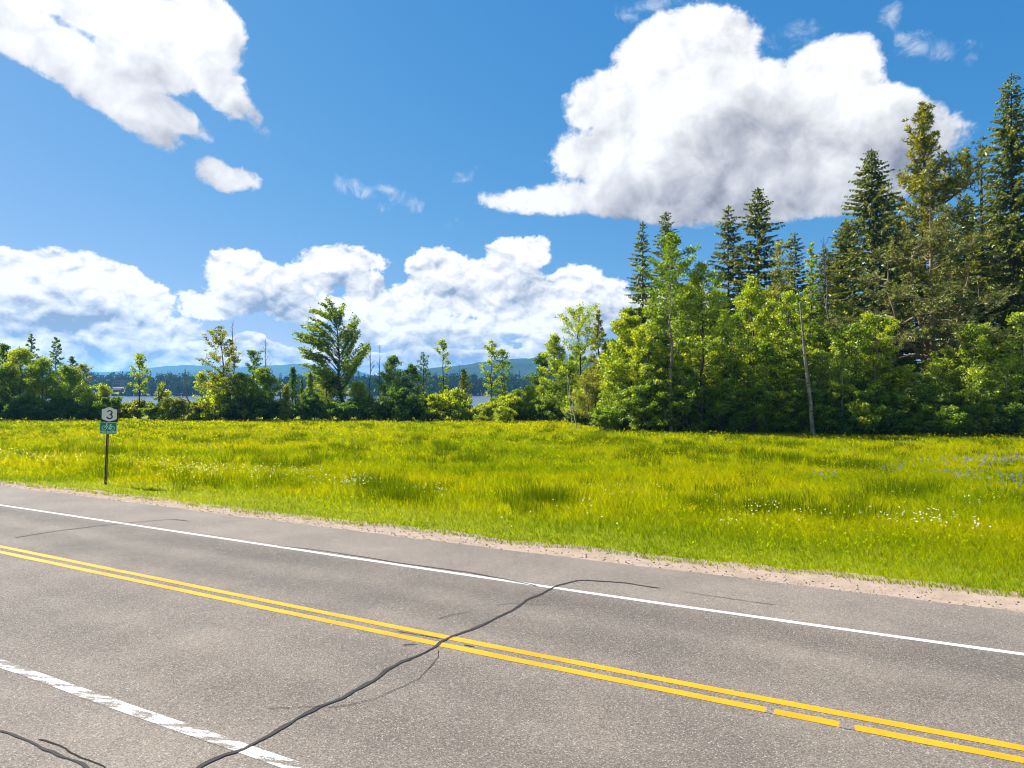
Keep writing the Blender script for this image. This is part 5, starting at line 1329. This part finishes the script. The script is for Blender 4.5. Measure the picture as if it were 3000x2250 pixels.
MB().box(1.0, 1.0 + 0.9, -0.06, 0.1, -0.9, 1.2).build('door', PALEW, ho)
sx_ = at_px(370, 726)
so = empty('boat_shed', (sx_, 726, float(terrain(sx_, 726))))
tag(so, 'low white shed at the waterline of the far shore', 'shed')
MB().box(-2.8, 2.8, 0, 3, -1, 1.2).build('wall', PALEW, so)
MB().box(-3.1, 3.1, -0.3, 3.3, 1.2, 1.5).build('roof', ROOFM, so)
mast = simple('pale_mast_metal', (0.55, 0.56, 0.58), 0.5, 0.4)
for px, z, py, heads, lab in ((316, 735, 1115, 2, 'twin-headed pale floodlight mast on the far shore'), (370.5, 730, 1118, 0, 'thin pale flagpole beside the white shed on the far shore'), (278, 740, 1117, 1, 'single-headed pale lamp mast at the far shore near the thicket')):
    mx_ = at_px(px, z); g0 = float(terrain(mx_, z)); H = top_h(py, z) - g0
    o = empty('floodlight_mast' if heads else 'flagpole', (mx_, z, g0)); tag(o, lab, 'mast')
    v, q = tubes([(np.array([[0, 0, -0.5], [0, 0, H * 0.5], [0, 0, H]]), np.array([0.24, 0.2, 0.15]))], 8)
    link('pole', new_mesh('pole', v, q, smooth=True), mast, o)
    if heads == 2: MB().box(-1.9, 1.9, -0.1, 0.1, H, H + 0.2).build('crossarm', mast, o)
    for k in range(heads):
        sx2 = (-1.5 if k == 0 else 1.5) if heads == 2 else 0
        MB().box(sx2 - 0.75, sx2 + 0.75, -0.35, 0.35, H + 0.2, H + 1.25).build('lamp_head', PALEW, o)
    if not heads: MB().box(-0.22, 0.22, -0.22, 0.22, H, H + 0.4).build('finial', mast, o)

# ------------------------------------------------------------------ haze: the air between here and the hills
m = bpy.data.materials.new('thin_haze'); m.use_nodes = True
m.node_tree.nodes.clear(); E.nt = m.node_tree
pv = node('ShaderNodeVolumePrincipled')
pv.inputs['Color'].default_value = (0.15, 0.47, 1.0, 1.0)
pv.inputs['Density'].default_value = 0.000115
pv.inputs['Anisotropy'].default_value = 0.25
ov = node('ShaderNodeOutputMaterial'); E.nt.links.new(pv.outputs[0], ov.inputs['Volume'])
hz = MB().box(-9400, 9400, -1000, 9400, -9.0, 182.0).build('haze', m)
tag(hz, 'thin pale blue summer haze over the lake and hills', 'haze', kind='stuff')
print('T all', time.time() - T0)
print('TRIS', sum(len(m_.loops) - 2 * len(m_.polygons) for m_ in bpy.data.meshes))
